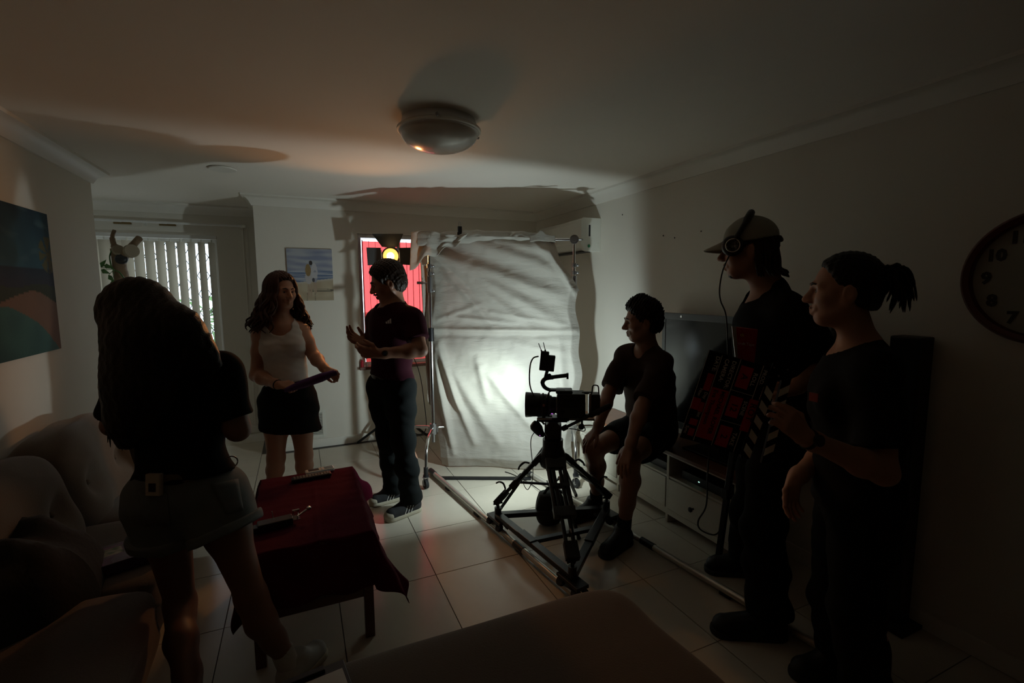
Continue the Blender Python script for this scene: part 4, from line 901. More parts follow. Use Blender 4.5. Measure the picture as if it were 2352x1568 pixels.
ph0 = hx+Vector((0,0,ZA+.19))-CA*.05+CS*.05; ph1 = K(1404, 930, -.10)
mb = MB(); mb.cyl(ph0, ph0.lerp(ph1,.62), .009, n=12); mb.cyl(ph0+(ph1-ph0)*.02, ph0.lerp(ph1,.12), .016, n=12); ha = obj('pan_handle', mb, 'black_metal', tri, smooth=True)
mb = MB(); mb.tube([ph0.lerp(ph1,t) for t in (.56,.58,.62,.97,1.0)], [.012,.016,.0165,.0165,.011], 14); obj('grip', mb, 'black_rubber', ha, smooth='all')
jo = ph0.lerp(ph1,.42); mb = MB(); mb.cyl(jo, K(1336,978,-.08), .007, n=10); mb.ball(K(1335,980,-.08), .018, 12, 8); obj('handle_knob', mb, 'black_plastic', ha, smooth=True)
# cinema camera
cz = ZA+.247
cm = thing('cinema_camera', 'black cinema camera with a large lens and rig accessories', 'camera', (T0.x,T0.y,cz))
def L(a, s, z): return hx + CA*(a-.045) + CS*s + Vector((0,0,cz+z))     # rig coordinates: along lens, towards viewer, up
body_c = L(-.06, 0, .085)
mb = MB(); mb.box(body_c, (.165,.12,.145), Rc); mb.box(L(-.02,0,.165), (.10,.10,.02), Rc); mb.box(L(-.13,.0,.06), (.03,.10,.10), Rc); obj('body', mb, 'black_plastic', cm, bevel=.008)
mb = MB(); mb.box(L(-.06,.061,.10), (.09,.004,.05), Rc); mb.cyl(L(-.01,.061,.05), L(-.01,.066,.05), .012, n=16); mb.cyl(L(-.10,.061,.04), L(-.10,.067,.04), .009, n=14); obj('side_panel', mb, 'black_metal', cm, bevel=.002)
lc = .078; mb = MB(); mb.lathe(L(.02,0,lc), [(.0,0),(.046,0),(.05,.012),(.05,.03),(.056,.035),(.062,.06),(.066,.065),(.066,.10),(.070,.104),(.072,.15),(.074,.158),(.076,.185),(.074,.19),(.066,.188),(.062,.170),(.03,.160),(.0,.158)], 40, axis=CA, hint=(0,0,1)); ln = obj('lens', mb, 'black_metal', cm, smooth=30)
for t in (.045,.08,.125):
    m2 = MB(); m2.lathe(L(.02+t,0,lc), [(.0675,0),(.0705,.001),(.0705,.009),(.0675,.010)], 48, axis=CA, hint=(0,0,1)); obj('focus_ring', m2, 'black_rubber', ln)
m2 = MB(); m2.lathe(L(.016,0,lc), [(.047,0),(.052,.002),(.052,.01),(.047,.012)], 40, axis=CA, hint=(0,0,1)); obj('mount_ring', m2, 'steel', ln, smooth=30)
q = K(1249, 931, -.075); m2 = MB(); m2.cyl(q, q-CS*.012, .0075, n=20); obj('red_mark', m2, mat('lens_mark', (.35,.14,.12), .5), ln, label='small pale red round mark')
m2 = MB(); m2.cyl(L(.189,0,lc), L(.192,0,lc), .060, n=32); obj('front_glass', m2, mat('lens_glass', (.01,.012,.02), .05, coat=1), ln)
mb = MB()
for s in (-.03,.03): mb.cyl(L(-.20,s,-.0), L(.14,s,-.0), .0075, n=12)
obj('support_rods', mb, 'steel', cm, smooth=True)
mb = MB(); mb.box(L(0.0,0,.0), (.10,.09,.02), Rc); mb.box(L(.10,0,.004), (.02,.05,.03), Rc); obj('base_plate', mb, 'black_metal', cm, bevel=.003)
mb = MB(); mb.tube(spline([L(.055,0,.165), L(.092,0,.182), L(.108,0,.212), L(.092,0,.236), L(.05,0,.246), L(-.035,0,.258)]), [.011]*8+[.012]*8+[.013]*8+[.013]*8+[.012]*8+[.013], 12); mb.box(L(-.04,0,.255), (.012,.03,.032), Rc); mb.box(L(.02,0,.170), (.09,.04,.014), Rc); obj('top_handle', mb, 'black_metal', cm, smooth=50)
tc_ = K(1257, 833); tR = Rc @ Matrix.Rotation(math.radians(-6),3,'Y')
mb = MB(); mb.box(tc_, (.088,.035,.095), tR); mb.box(tc_+Vector((0,0,.055))+CA*.014, (.05,.032,.028), tR); tx = obj('wireless_transmitter', mb, 'black_plastic', cm, bevel=.005)
for (x0_, y0_, x1_, y1_) in ((1246,812,1237,788),(1254,812,1248,786)):
    m2 = MB(); a = K(x0_,y0_); b = K(x1_,y1_); m2.cyl(a, a.lerp(b,.35), .005, n=8); m2.cyl(a.lerp(b,.3), b, .0022, n=8); obj('antenna', m2, 'black_plastic', tx)
mb = MB(); mb.cyl(tc_-Vector((0,0,.045)), L(.092,0,.238), .010, n=10); mb.box(K(1265,866), (.03,.03,.022), Rc); mb.ball(K(1262,862), .012, 10, 8); obj('ball_mount', mb, 'black_metal', cm, smooth=35)
bc = L(-.205,0,.09); mb = MB(); mb.box(bc, (.05,.085,.125), Rc); bt_ = obj('battery', mb, 'black_plastic', cm, bevel=.006)
mb = MB(); mb.box(L(-.172,0,.09), (.012,.08,.135), Rc); mb.box(L(-.172,.038,.09), (.016,.008,.12), Rc); obj('battery_plate', mb, 'steel', cm, bevel=.002)
for z_ in (.155,.02): mb = MB(); mb.box(L(-.155,0,z_), (.06,.025,.012), Rc); obj('plate_arm', mb, 'black_metal', cm)
mb = MB(); mb.tube(spline([L(-.185,0,.155), L(-.19,0,.195), L(-.21,0,.20), L(-.222,0,.19), L(-.226,0,.15), L(-.232,.01,.11)]), .004, 8); obj('battery_cable', mb, 'black_cable', cm, smooth='all')
mb = MB(); mb.tube(spline([K(1237,818), K(1225,822), K(1218,838), K(1216,870), K(1219,892), K(1227,910,-.03)]), .0042, 8); mb.tube(spline([K(1264,896), K(1259,905,-.02), K(1256,915,-.05)]), .004, 8); obj('video_cable', mb, 'black_cable', cm, smooth='all')
mb = MB(); mb.tube(spline([L(-.12,.05,.0), L(-.14,.09,-.05), K(1318,985,-.08), K(1308,984,-.05)]), .003, 7); obj('remote_cable', mb, 'black_cable', cm, smooth='all')
# lens hand control hanging in front below the lens
mb = MB(); mb.tube([K(1223,972), K(1228,976), K(1236,986), K(1243,996), K(1250,1000)], [.022,.034,.032,.022,.012], 14); hcn = obj('hand_grip', mb, 'black_rubber', cm, smooth='all')
mb = MB(); mb.ball(K(1240,1000,-.035), .0028, 8, 6); obj('indicator', mb, mat('led_magenta', (.8,.2,.9), .4, emit=(.75,.2,1), estr=.5), hcn)
mb = MB(); mb.tube([K(1238,958), K(1233,972)], .006, 8); mb.tube([K(1242,965), K(1250,974)], .006, 8); obj('grip_bracket', mb, 'black_metal', hcn)
mb = MB(); mb.tube(spline([K(1228,992), K(1221,1003), K(1219,1020), K(1221,1045), K(1224,1075,.1), K(1222,1105,.2), K(1212,1124,.25), K(1203,1112,.25), K(1204,1100,.25)]), .0028, 6); obj('control_cable', mb, 'black_cable', hcn, smooth='all')
mb = MB(); mb.box(K(1268,950,-.07), (.012,.004,.004), Rc); obj('status_light', mb, 'led_magenta', cm)
# loose cable from the lamp lying on the floor
mb = MB(); mb.tube(spline([(sb.x-.03,sb.y,.25), onz(1262,1140,.02), onz(1215,1108,.006), onz(1180,1090,.006), onz(1160,1083,.006)]), .0035, 6); tag(obj('lamp_cable', mb, 'black_cable', smooth='all'), 'thin black cable lying on the tiles behind the tripod', 'cable')
# ================================================================== people: smooth implicit bodies meshed with surface nets
class Field:
    def __init__(s): s.parts = [[]]; s.cuts = [[]]; s.kp = [.01]; s.noise = None
    def part(s, k=.01): s.parts.append([]); s.cuts.append([]); s.kp.append(k); return s
    def cap(s, a, b, ra, rb=None, k=.02, flat=None, neg=False):
        s.parts[-1].append(('c', np.array(a, float), np.array(b, float), ra, ra if rb is None else rb, k, flat, neg)); return s
    def ell(s, c, r, M=None, k=.02, neg=False):
        """M: 3 axis vectors (rows) of the ellipsoid"""
        s.parts[-1].append(('e', np.array(c, float), np.array(r, float), np.eye(3) if M is None else np.array([list(m) for m in M], float), k, neg)); return s
    def chain(s, pts, rs, k=.02, flat=None):
        for i in range(len(pts)-1): s.cap(pts[i], pts[i+1], rs[i], rs[i+1], k, flat)
        return s
    def cut(s, p, n, soft=.004):
        """remove everything on the +n side of the plane through p (current part only)"""
        n = np.array(Vector(n).normalized()); s.cuts[-1].append((n, float(n @ np.array(p, float)), soft)); return s
    def bounds(s):
        lo, hi = np.full(3, 1e9), np.full(3, -1e9)
        for pr in s.parts:
            for q in pr:
                if q[-1]: continue
                if q[0] == 'c': m = max(q[3], q[4]); lo = np.minimum(lo, np.minimum(q[1], q[2])-m); hi = np.maximum(hi, np.maximum(q[1], q[2])+m)
                else: m = q[2].max(); lo = np.minimum(lo, q[1]-m); hi = np.maximum(hi, q[1]+m)
        return lo-.02, hi+.02
    def sample(s, lo, hi, vox):
        n = np.maximum(4, np.ceil((hi-lo)/vox).astype(int)+1); ax = [lo[i]+vox*np.arange(n[i]) for i in range(3)]
        D = np.full(n, .5, np.float32)
        for pr, cuts, kp in zip(s.parts, s.cuts, s.kp):
            if not pr: continue
            d = np.full(n, .5, np.float32)
            for q in pr:
                if q[0] == 'c':
                    m = max(q[3], q[4])+q[5]+3*vox; l = np.minimum(q[1], q[2])-m; h = np.maximum(q[1], q[2])+m; k = q[5]
                else: m = q[2].max()+q[4]+3*vox; l = q[1]-m; h = q[1]+m; k = q[4]
                i0 = np.clip(np.floor((l-lo)/vox).astype(int), 0, n); i1 = np.clip(np.ceil((h-lo)/vox).astype(int)+1, 0, n)
                if (i1 <= i0).any(): continue
                X = ax[0][i0[0]:i1[0]][:,None,None].astype(np.float32); Y = ax[1][i0[1]:i1[1]][None,:,None].astype(np.float32); Z = ax[2][i0[2]:i1[2]][None,None,:].astype(np.float32)
                if q[0] == 'c':
                    a, b, ra, rb, k, flat = q[1], q[2], q[3], q[4], q[5], q[6]; ab = b-a; L2 = max(float(ab @ ab), 1e-12)
                    x, y, z = X-a[0], Y-a[1], Z-a[2]
                    t = np.clip((x*ab[0]+y*ab[1]+z*ab[2])/L2, 0, 1); x = x-t*ab[0]; y = y-t*ab[1]; z = z-t*ab[2]
                    d2 = x*x+y*y+z*z
                    if flat is not None:
                        v, f = np.array(flat[0], float), flat[1]; v = v/np.linalg.norm(v); c = x*v[0]+y*v[1]+z*v[2]; d2 = d2+(f*f-1)*c*c
                    e = np.sqrt(np.maximum(d2, 0))-(ra+(rb-ra)*t)
                else:
                    c, r, M = q[1], q[2], q[3]; x, y, z = X-c[0], Y-c[1], Z-c[2]
                    u = [(x*M[i][0]+y*M[i][1]+z*M[i][2]) for i in range(3)]
                    k0 = np.sqrt(sum((u[i]/r[i])**2 for i in range(3))); k1 = np.sqrt(sum((u[i]/r[i]**2)**2 for i in range(3)))
                    e = k0*(k0-1)/np.maximum(k1, 1e-6)
                sub = d[i0[0]:i1[0], i0[1]:i1[1], i0[2]:i1[2]]
                if q[-1]:
                    e = -e; h_ = np.maximum(k-np.abs(sub-e), 0)/k; sub[...] = np.maximum(sub, e)+h_*h_*k/4
                else:
                    h_ = np.maximum(k-np.abs(sub-e), 0)/k; sub[...] = np.minimum(sub, e)-h_*h_*k/4
            for nrm, c, soft in cuts:
                e = (ax[0]*nrm[0])[:,None,None]+(ax[1]*nrm[1])[None,:,None]+(ax[2]*nrm[2])[None,None,:]-c
                e = e.astype(np.float32); h_ = np.maximum(soft-np.abs(d-e), 0)/soft; d = np.maximum(d, e)+h_*h_*soft/4
            h_ = np.maximum(kp-np.abs(D-d), 0)/kp; D = np.minimum(D, d)-h_*h_*kp/4
        if s.noise:
            X, Y, Z = ax[0][:,None,None], ax[1][None,:,None], ax[2][None,None,:]
            for amp, fx, fy, fz, ph in s.noise: D = D+(amp*np.sin(fx*X+fy*Y+fz*Z+ph+1.3*np.sin(fz*.4*X+fx*.5*Z+ph))).astype(np.float32)
        return D, lo, vox
def nets(D, lo, vox):
    S_ = D < 0; nx, ny, nz = D.shape; c = S_[:-1,:-1,:-1].astype(np.int8)
    cnt = np.zeros((nx-1,ny-1,nz-1), np.int8)
    offs = [(i,j,k) for i in (0,1) for j in (0,1) for k in (0,1)]
    for i,j,k in offs: cnt += S_[i:nx-1+i, j:ny-1+j, k:nz-1+k]
    act = (cnt > 0) & (cnt < 8); I = np.argwhere(act)
    if len(I) == 0: return np.zeros((0,3)), np.zeros((0,4), int)
    vid = -np.ones(act.shape, np.int32); vid[act] = np.arange(len(I))
    val = {o: D[I[:,0]+o[0], I[:,1]+o[1], I[:,2]+o[2]] for o in offs}
    P = np.zeros((len(I),3)); N = np.zeros(len(I))
    for a in offs:
        for ax_ in range(3):
            if a[ax_]: continue
            b = list(a); b[ax_] = 1; b = tuple(b); va, vb = val[a], val[b]; m = (va < 0) != (vb < 0)
            den = np.where(np.abs(va-vb) < 1e-9, 1e-9, va-vb); t = np.clip(va/den, 0, 1)
            p = np.tile(np.array(a, float), (len(I),1)); p[:,ax_] += t; P[m] += p[m]; N[m] += 1
    V = (I+P/N[:,None])*vox+lo; F = []
    for ax_ in range(3):
        sl = [slice(None)]*3; sl2 = [slice(None)]*3; sl[ax_] = slice(0,-1); sl2[ax_] = slice(1,None)
        E = S_[tuple(sl)] != S_[tuple(sl2)]; J = np.argwhere(E); b, c = [(1,2),(2,0),(0,1)][ax_]
        ok = (J[:,b] > 0) & (J[:,c] > 0) & (J[:,b] < D.shape[b]-1) & (J[:,c] < D.shape[c]-1); J = J[ok]
        if len(J) == 0: continue
        def vv(db, dc): K_ = J.copy(); K_[:,b] -= db; K_[:,c] -= dc; return vid[K_[:,0],K_[:,1],K_[:,2]]
        q = np.stack([vv(1,1), vv(0,1), vv(0,0), vv(1,0)], -1); ins = S_[J[:,0],J[:,1],J[:,2]]
        q[~ins] = q[~ins][:,::-1]; F.append(q)
    F = np.concatenate(F); return V, F[(F >= 0).all(1)]
def mesh_field(F, vox=.007, hi=()):
    """hi: list of (centre, radius, voxel) regions meshed finer"""
    lo, hi_ = F.bounds(); V, Q = nets(*F.sample(lo, hi_, vox)); VS, QS = [], []
    keep = np.ones(len(Q), bool); C = V[Q].mean(1)
    for c, r, vx in hi: keep &= (np.abs(C-np.array(c)) > r-vox*.6).any(1)
    VS.append(V); QS.append(Q[keep]); n = len(V)
    for c, r, vx in hi:
        v, q = nets(*F.sample(np.array(c)-r, np.array(c)+r, vx)); VS.append(v); QS.append(q+n); n += len(v)
    return np.concatenate(VS), np.concatenate(QS)
def smooth_mesh(V, Q, it=2):
    for _ in range(it):
        acc = np.zeros_like(V); cnt = np.zeros(len(V))
        for i in range(4):
            for j in (1, 3): np.add.at(acc, Q[:,i], V[Q[:,(i+j) % 4]]); np.add.at(cnt, Q[:,i], 1)
        m = cnt > 0; V = V.copy(); V[m] = .5*V[m]+.5*acc[m]/cnt[m][:,None]
    return V, Q
# ------------------------------------------------------------------ anatomy
def ortho(fwd, up=(0,0,1)):
    f = Vector(fwd).normalized(); u = Vector(up); u = (u-f*u.dot(f)).normalized(); return f, u, f.cross(u)      # fwd, up, right-hand side
def head_prims(F, c, fwd, up, s=1.0, smile=0, beard=0):
    """c = centre of the head between the ears at eye level"""
    f, u, r = ortho(fwd, up); c = Vector(c); M = (r, f, u)
    def p(x, y, z): return c+(r*x+f*y+u*z)*s
    F.ell(p(0,-.012,.038), (.076*s,.096*s,.084*s), M, .02)
    F.ell(p(0,.028,-.022), (.062*s,.064*s,.088*s), M, .03)
    F.ell(p(0,.050,-.098), (.032*s,.030*s,.024*s), M, .035)
    for sg in (-1,1):
        F.cap(p(sg*.055,.0,-.05), p(sg*.026,.052,-.092), .022*s, .018*s, .035)
        F.ell(p(sg*.040,.058,-.030+.006*smile), ((.027+.004*smile)*s,.026*s,.026*s), M, .03)
        F.cap(p(sg*.012,.088,.020), p(sg*.045,.074,.018), .011*s, .010*s, .018)
        F.ell(p(sg*.030,.100,.000), (.018*s,.016*s,.011*s), M, .014, neg=True)
        F.ell(p(sg*.078,-.008,-.012), (.010*s,.021*s,.032*s), M, .006); F.ell(p(sg*.088,-.004,-.010), (.006*s,.011*s,.018*s), M, .005, neg=True)
    F.cap(p(0,.090,.008), p(0,.113,-.030), .0085*s, .0125*s, .014)
    for sg in (-1,1): F.ell(p(sg*.012,.101,-.036), (.009*s,.011*s,.008*s), M, .008)
    w = .021+.006*smile; lift = .006*smile
    F.cap(p(-w,.082,-.061+lift), p(0,.092,-.0605), .006*s, .0075*s, .008); F.cap(p(w,.082,-.061+lift), p(0,.092,-.0605), .006*s, .0075*s, .008)
    F.cap(p(-w,.081,-.071+lift), p(0,.089,-.0755), .006*s, .0085*s, .008); F.cap(p(w,.081,-.071+lift), p(0,.089,-.0755), .006*s, .0085*s, .008)
    F.cap(p(-w,.094,-.0665+lift), p(w,.094,-.0665+lift), .003*s, .003*s, .004, neg=True)
    return p, M
def face_parts(root, p, M, s, hair, smile=0, iris=(.05,.03,.02)):
    em = mat('eye_white', (.36,.33,.31), .2, var=.02); im = mat('iris_dark', iris, .15, var=.1)
    for sg in (-1,1):
        mb = MB(); mb.ball(p(sg*.030,.0735,.0), .0132*s, 14, 10); e = obj('eye', mb, em, root, smooth='all')
        mb = MB(); q = p(sg*.030,.0815,-.0005); mb.ball(q, .0072*s, 10, 8); obj('iris', mb, im, e, smooth='all')
        mb = MB(); mb.tube([p(sg*.011,.0985,.020), p(sg*.028,.0975,.0265), p(sg*.046,.083,.022)], [.003*s,.0042*s,.002*s], 8); obj('eyebrow', mb, hair, root, smooth='all')
    if smile:
        mb = MB(); mb.tube([p(-.020,.080,-.0615), p(0,.0895,-.0660), p(.020,.080,-.0615)], [.003*s,.0048*s,.003*s], 8); obj('teeth', mb, mat('teeth', (.6,.57,.5), .3), root, smooth='all')
def hand_prims(F, w, d, n, side, curl=(.5,.5,.5,.5), spread=.06, thumb=.35, s=1.0, thumb_curl=.3):
    """w wrist, d finger direction, n direction the palm faces, side +1/-1: thumb along d x n"""
    d = Vector(d).normalized(); n = Vector(n); n = (n-d*n.dot(d)).normalized(); t = d.cross(n)*side; w = Vector(w)
    lens = (.074,.082,.076,.060); offs = (.029,.0098,-.0098,-.028)
    for L, o, cu, i in zip(lens, offs, curl, range(4)):
        k0 = w+d*((.090-.006*abs(i-1))*s)+t*(o*s); F.cap(w+t*(o*.55*s)+d*.012*s, k0, .0145*s, .0125*s, .014, flat=(n, 1.05))
        a = cu*.55; q = k0; dd = (d+t*(spread*(1.5-i))).normalized(); ax = dd.cross(n)
        rr = (.0098*s, .0088*s, .0080*s, .0068*s)
        for j, fr in enumerate((.46,.30,.24)):
            ang = a if j == 0 else a+cu*(.85 if j == 1 else 1.35)
            v = dd*math.cos(ang)+n*math.sin(ang); e = q+v*(L*fr*s); F.cap(q, e, rr[j], rr[j+1], .004); q = e
    b = w+t*.018*s+d*.022*s; v1 = (d*.62+t*(.55+thumb)+n*.28).normalized(); m = b+v1*.042*s; v2 = (d*(.85)+t*(.25+thumb*.5-thumb_curl)+n*(.15+thumb_curl)).normalized(); e = m+v2*.032*s
    F.cap(b, m, .0155*s, .0118*s, .012); F.cap(m, e, .0112*s, .0098*s, .004); F.cap(e, e+(v2+n*.1*thumb_curl).normalized()*.024*s, .0098*s, .0078*s, .004)
def arm(F, sh, el, wr, s=1.0):
    sh, el, wr = Vector(sh), Vector(el), Vector(wr)
    F.ell(sh, (.058*s,)*3, None, .04); F.chain([sh, sh.lerp(el,.4), el], [.049*s,.047*s,.039*s], .03); F.chain([el, el.lerp(wr,.28), wr.lerp(el,.12), wr], [.039*s,.043*s,.029*s,.027*s], .025)
def leg(F, hip, kn, an, s=1.0, back=None):
    hip, kn, an = Vector(hip), Vector(kn), Vector(an); b = Vector(back)*.018 if back is not None else Vector((0,0,0))
    F.chain([hip, hip.lerp(kn,.35), kn], [.094*s,.085*s,.056*s], .04); F.cap(kn, kn.lerp(an,.12), .055*s, .050*s, .03)
    F.chain([kn+b*.4, kn.lerp(an,.32)+b, kn.lerp(an,.62)+b*.5, an], [.050*s,.058*s,.046*s,.036*s], .03)
def bare_foot(F, an, toe, s=1.0):
    an, toe = Vector(an), Vector(toe); d = (toe-an); d.z = 0; d.normalize(); heel = an-d*.035; 
    F.cap(an, Vector((an.x,an.y,.05)), .036*s, .036*s, .02); F.cap(Vector((heel.x,heel.y,.04)), Vector((toe.x,toe.y,.03)), .036*s, .030*s, .02)
def torso(F, pel, neck, shl, shr, hl, hr, fwd, female=False, s=1.0):
    pel, neck, shl, shr, hl, hr = [Vector(q) for q in (pel, neck, shl, shr, hl, hr)]; fw = Vector(fwd).normalized(); up = (neck-pel).normalized()
    waist = pel.lerp(neck,.33); chest = pel.lerp(neck,.72)+fw*.012
    F.cap(hl, hr, .098*s, .098*s, .06); F.cap(pel, waist, .135*s, (.118 if female else .132)*s, .06, flat=(fw,1.30)); F.cap(waist, chest, (.118 if female else .132)*s, (.136 if female else .150)*s, .06, flat=(fw,1.32))
    F.cap(chest, chest+up*.07, (.136 if female else .150)*s, .115*s, .06, flat=(fw,1.4)); F.cap(shl.lerp(shr,.12), shr.lerp(shl,.12), .056*s, .056*s, .06)
    F.cap(chest+up*.1, neck, .075*s, .058*s, .05)
    if female:
        sd = (shr-shl).normalized()
        for g in (-1,1): F.ell(chest+sd*g*.072+fw*.075-up*.035, (.062*s,.052*s,.06*s), None, .05)
SKIN = mat('skin', (.42,.22,.145), .5, var=.07, nscale=20, bump=.03, bscale=300, sss=.08)
SKIN3 = mat('skin_shaded', (.20,.095,.06), .5, var=.07, nscale=20, bump=.03, bscale=300, sss=.08)  # darker skin for the woman seen from behind; shade put into the colour
SKIN2 = mat('skin_tan', (.32,.155,.095), .5, var=.07, nscale=20, bump=.03, bscale=300, sss=.08)
def cloth_mat(name, col, rough=.9, sheen=0, bump=.12, bs=350): return mat(name, col, rough, var=.12, nscale=9, bump=bump, bscale=bs, sheen=sheen, spec=.15)
def fold_noise(a=1.0, seed=0):
    return [(.0026*a, 11, 8, 34, seed), (.0018*a, -17, 13, 47, seed+2), (.0010*a, 34, -22, 72, seed+4)]
def shoe(root, name, heel, toe, w, m_up, m_sole, stripes=None, toe_cap=None, h=.105):
    """low shoe from heel to toe on the floor"""
    heel, toe = Vector((heel[0],heel[1],0)), Vector((toe[0],toe[1],0)); d = (toe-heel).normalized(); sd = Vector((d.y,-d.x,0)); Ln = (toe-heel).length; z = Vector((0,0,1))
    F = Field(); F.cap(heel+d*.045+z*.04, toe-d*.055+z*.036, .040*w, .042*w, .02); F.cap(heel+d*.05+z*.07, heel+d*.09+z*h, .038*w, .037*w, .03); F.cap(heel+d*.12+z*.078, toe-d*.11+z*.052, .034*w, .030*w, .03); F.cut(z*.016, -z, .003); F.cut(z*(h+.012), z, .006)
    up = obj(name, mesh_field(F, .004), m_up, root, smooth='all')
    G = Field(); G.cap(heel+d*.045+z*.012, toe-d*.052+z*.012, .044*w, .047*w, .01); G.cut(z*.028, z, .004); G.cut(z*.001, -z, .002)
    obj('sole', mesh_field(G, .004), m_sole, up, smooth=50)
    if toe_cap: T = Field(); T.ell(toe-d*.048+z*.034, (.0455*w,.0455*w,.034), None); T.cut(toe-d*.045, -d, .004); T.cut(z*.02, -z, .003); obj('toe_cap', mesh_field(T, .0035), toe_cap, up, smooth='all')
    if stripes:
        for s_ in (-1,1):
            for i in range(3):
                mb = MB(); a = heel+d*(Ln*(.38+.085*i)); mb.bar(a+sd*s_*.0425*w+z*.03, a-d*.028+sd*s_*.0345*w+z*.076, .012, .004, d); obj('stripe', mb, stripes, up)
    return up
def strands(root_pts, mb, r0, n=6):
    for path, r in root_pts: mb.tube(path, r, n)
ZV = Vector((0,0,1)); RV = _r.copy(); RV.z = 0; RV.normalize()
def dirv(a, b, c=0): return (RV*a+FH*b+ZV*c).normalized()       # camera-right, away from camera, up
def tee(root, J, m, s=1.1, sleeve=.62, hem=None, necktilt=.35, vox=.007, name='t_shirt', seed=0, sl_r=.062, neck_r=.074, fold=1.0, drape=0, neck_lo=.035):
    F = Field(); torso(F, J['pel'], J['neck'], J['shl'], J['shr'], J['hl'], J['hr'], J['fwd'], J.get('female', False), s)
    up = (Vector(J['neck'])-Vector(J['pel'])).normalized(); fw = Vector(J['fwd'])
    F.cap(Vector(J['neck'])-up*neck_lo+fw*.035, Vector(J['neck'])+up*.16+fw*.03, neck_r, neck_r, .012, neg=True); F.cut(hem if hem is not None else J['pel'], -up, .006)
    if drape: F.cap(Vector(J['pel'])-up*.02, Vector(J['pel']).lerp(Vector(J['neck']),.66)+fw*.01, drape, drape*.98, .05, flat=(fw,1.18)); F.cuts[-1] = list(F.cuts[-1])
    for sd in ('l','r'):
        sh, el = Vector(J['sh'+sd]), Vector(J['el'+sd]); F.part(.03); e = sh.lerp(el, sleeve); d = (el-sh).normalized()
        F.kp[-1] = .05; F.cap(sh.lerp(Vector(J['neck']),.3)-up*.012, sh, .055*s, .062, .04); F.cap(sh, e+d*.03, .062, sl_r, .04); F.cut(e, d, .004)
    F.noise = fold_noise(fold, seed); t = obj(name, mesh_field(F, vox), m, root, smooth='all'); return t
def trousers(root, J, m, top, s=1.0, end=.94, vox=.007, name='jeans', rk=.072, ra=.062, seed=3, fold=1.0, hipr=.112):
    F = Field(); hl, hr = Vector(J['hl']), Vector(J['hr']); pel = Vector(J['pel']); up = (Vector(J['neck'])-pel).normalized(); fw = Vector(J['fwd'])
    F.cap(hl, hr, hipr*s, hipr*s, .05, flat=(fw, 1.12)); F.cap(pel, Vector(top)+up*.05, .146*s, .137*s, .05, flat=(fw,1.25)); F.cut(top, up, .004)
    for sd in ('l','r'):
        h, k, a = [Vector(J[q+sd]) for q in ('h','kn','an')]; F.part(.03); e = k.lerp(a, end)
        F.chain([h, h.lerp(k,.4), k, k.lerp(a,.45), e, e.lerp(a,1.0)+(a-k).normalized()*.02], [.108*s,.092*s,rk*s,(rk*.55+ra*.45)*s,ra*s,ra*s], .04); F.cut(e, (a-k).normalized(), .004)
    F.noise = fold_noise(fold, seed); return obj(name, mesh_field(F, vox), m, root, smooth='all')
def shorts(root, J, m, top, frac=.4, r0=.118, r1=.125, vox=.007, name='shorts', seed=5, fold=1.0, kk=.04, s=1.0):
    F = Field(); hl, hr = Vector(J['hl']), Vector(J['hr']); pel = Vector(J['pel']); up = (Vector(J['neck'])-pel).normalized(); fw = Vector(J['fwd'])
    F.cap(hl, hr, .114*s, .114*s, .05); F.cap(pel, Vector(top)+up*.05, .148*s, .138*s, .05, flat=(fw,1.22)); F.cut(top, up, .004)
    for sd in ('l','r'):
        h, k = Vector(J['h'+sd]), Vector(J['kn'+sd]); F.part(kk); e = h.lerp(k, frac); d = (k-h).normalized(); F.cap(h, e+d*.05, r0*s, r1*s, .04); F.cut(e, d, .005)
    F.noise = fold_noise(fold, seed); return obj(name, mesh_field(F, vox), m, root, smooth='all')
def hair_cap(root, p, M, s, m, front=(.052,.050), nape=-.07, th=.010, noise=.004, vox=.004, tilt=.55, name='hair', extra=None, seed=1, sides=None):
    r, f, u = [Vector(q) for q in M]; F = Field(); F.ell(p(0,-.014,.042), ((.078+th)*s,(.098+th)*s,(.088+th)*s), M, .02)
    F.ell(p(0,-.05,-.02), ((.066+th)*s,(.055+th)*s,(.07)*s), M, .03)
    F.cut(p(0,front[0],front[1]), f-u*tilt, .012); F.cut(p(0,-.05,nape), -u+f*.25, .012)
    for sg in (-1,1):                                    # keep ears free
        F.ell(p(sg*.090,.012,-.018), (.022*s,.034*s,.040*s), M, .01, neg=True)
    if extra: F.part(.02); extra(F, p, M)
    if noise: F.noise = [(noise*.8,290,160,220,seed),(noise*.7,-200,270,150,seed+1),(noise*.5,430,-330,360,seed+2)]
    return obj(name, mesh_field(F, vox), m, root, smooth='all')
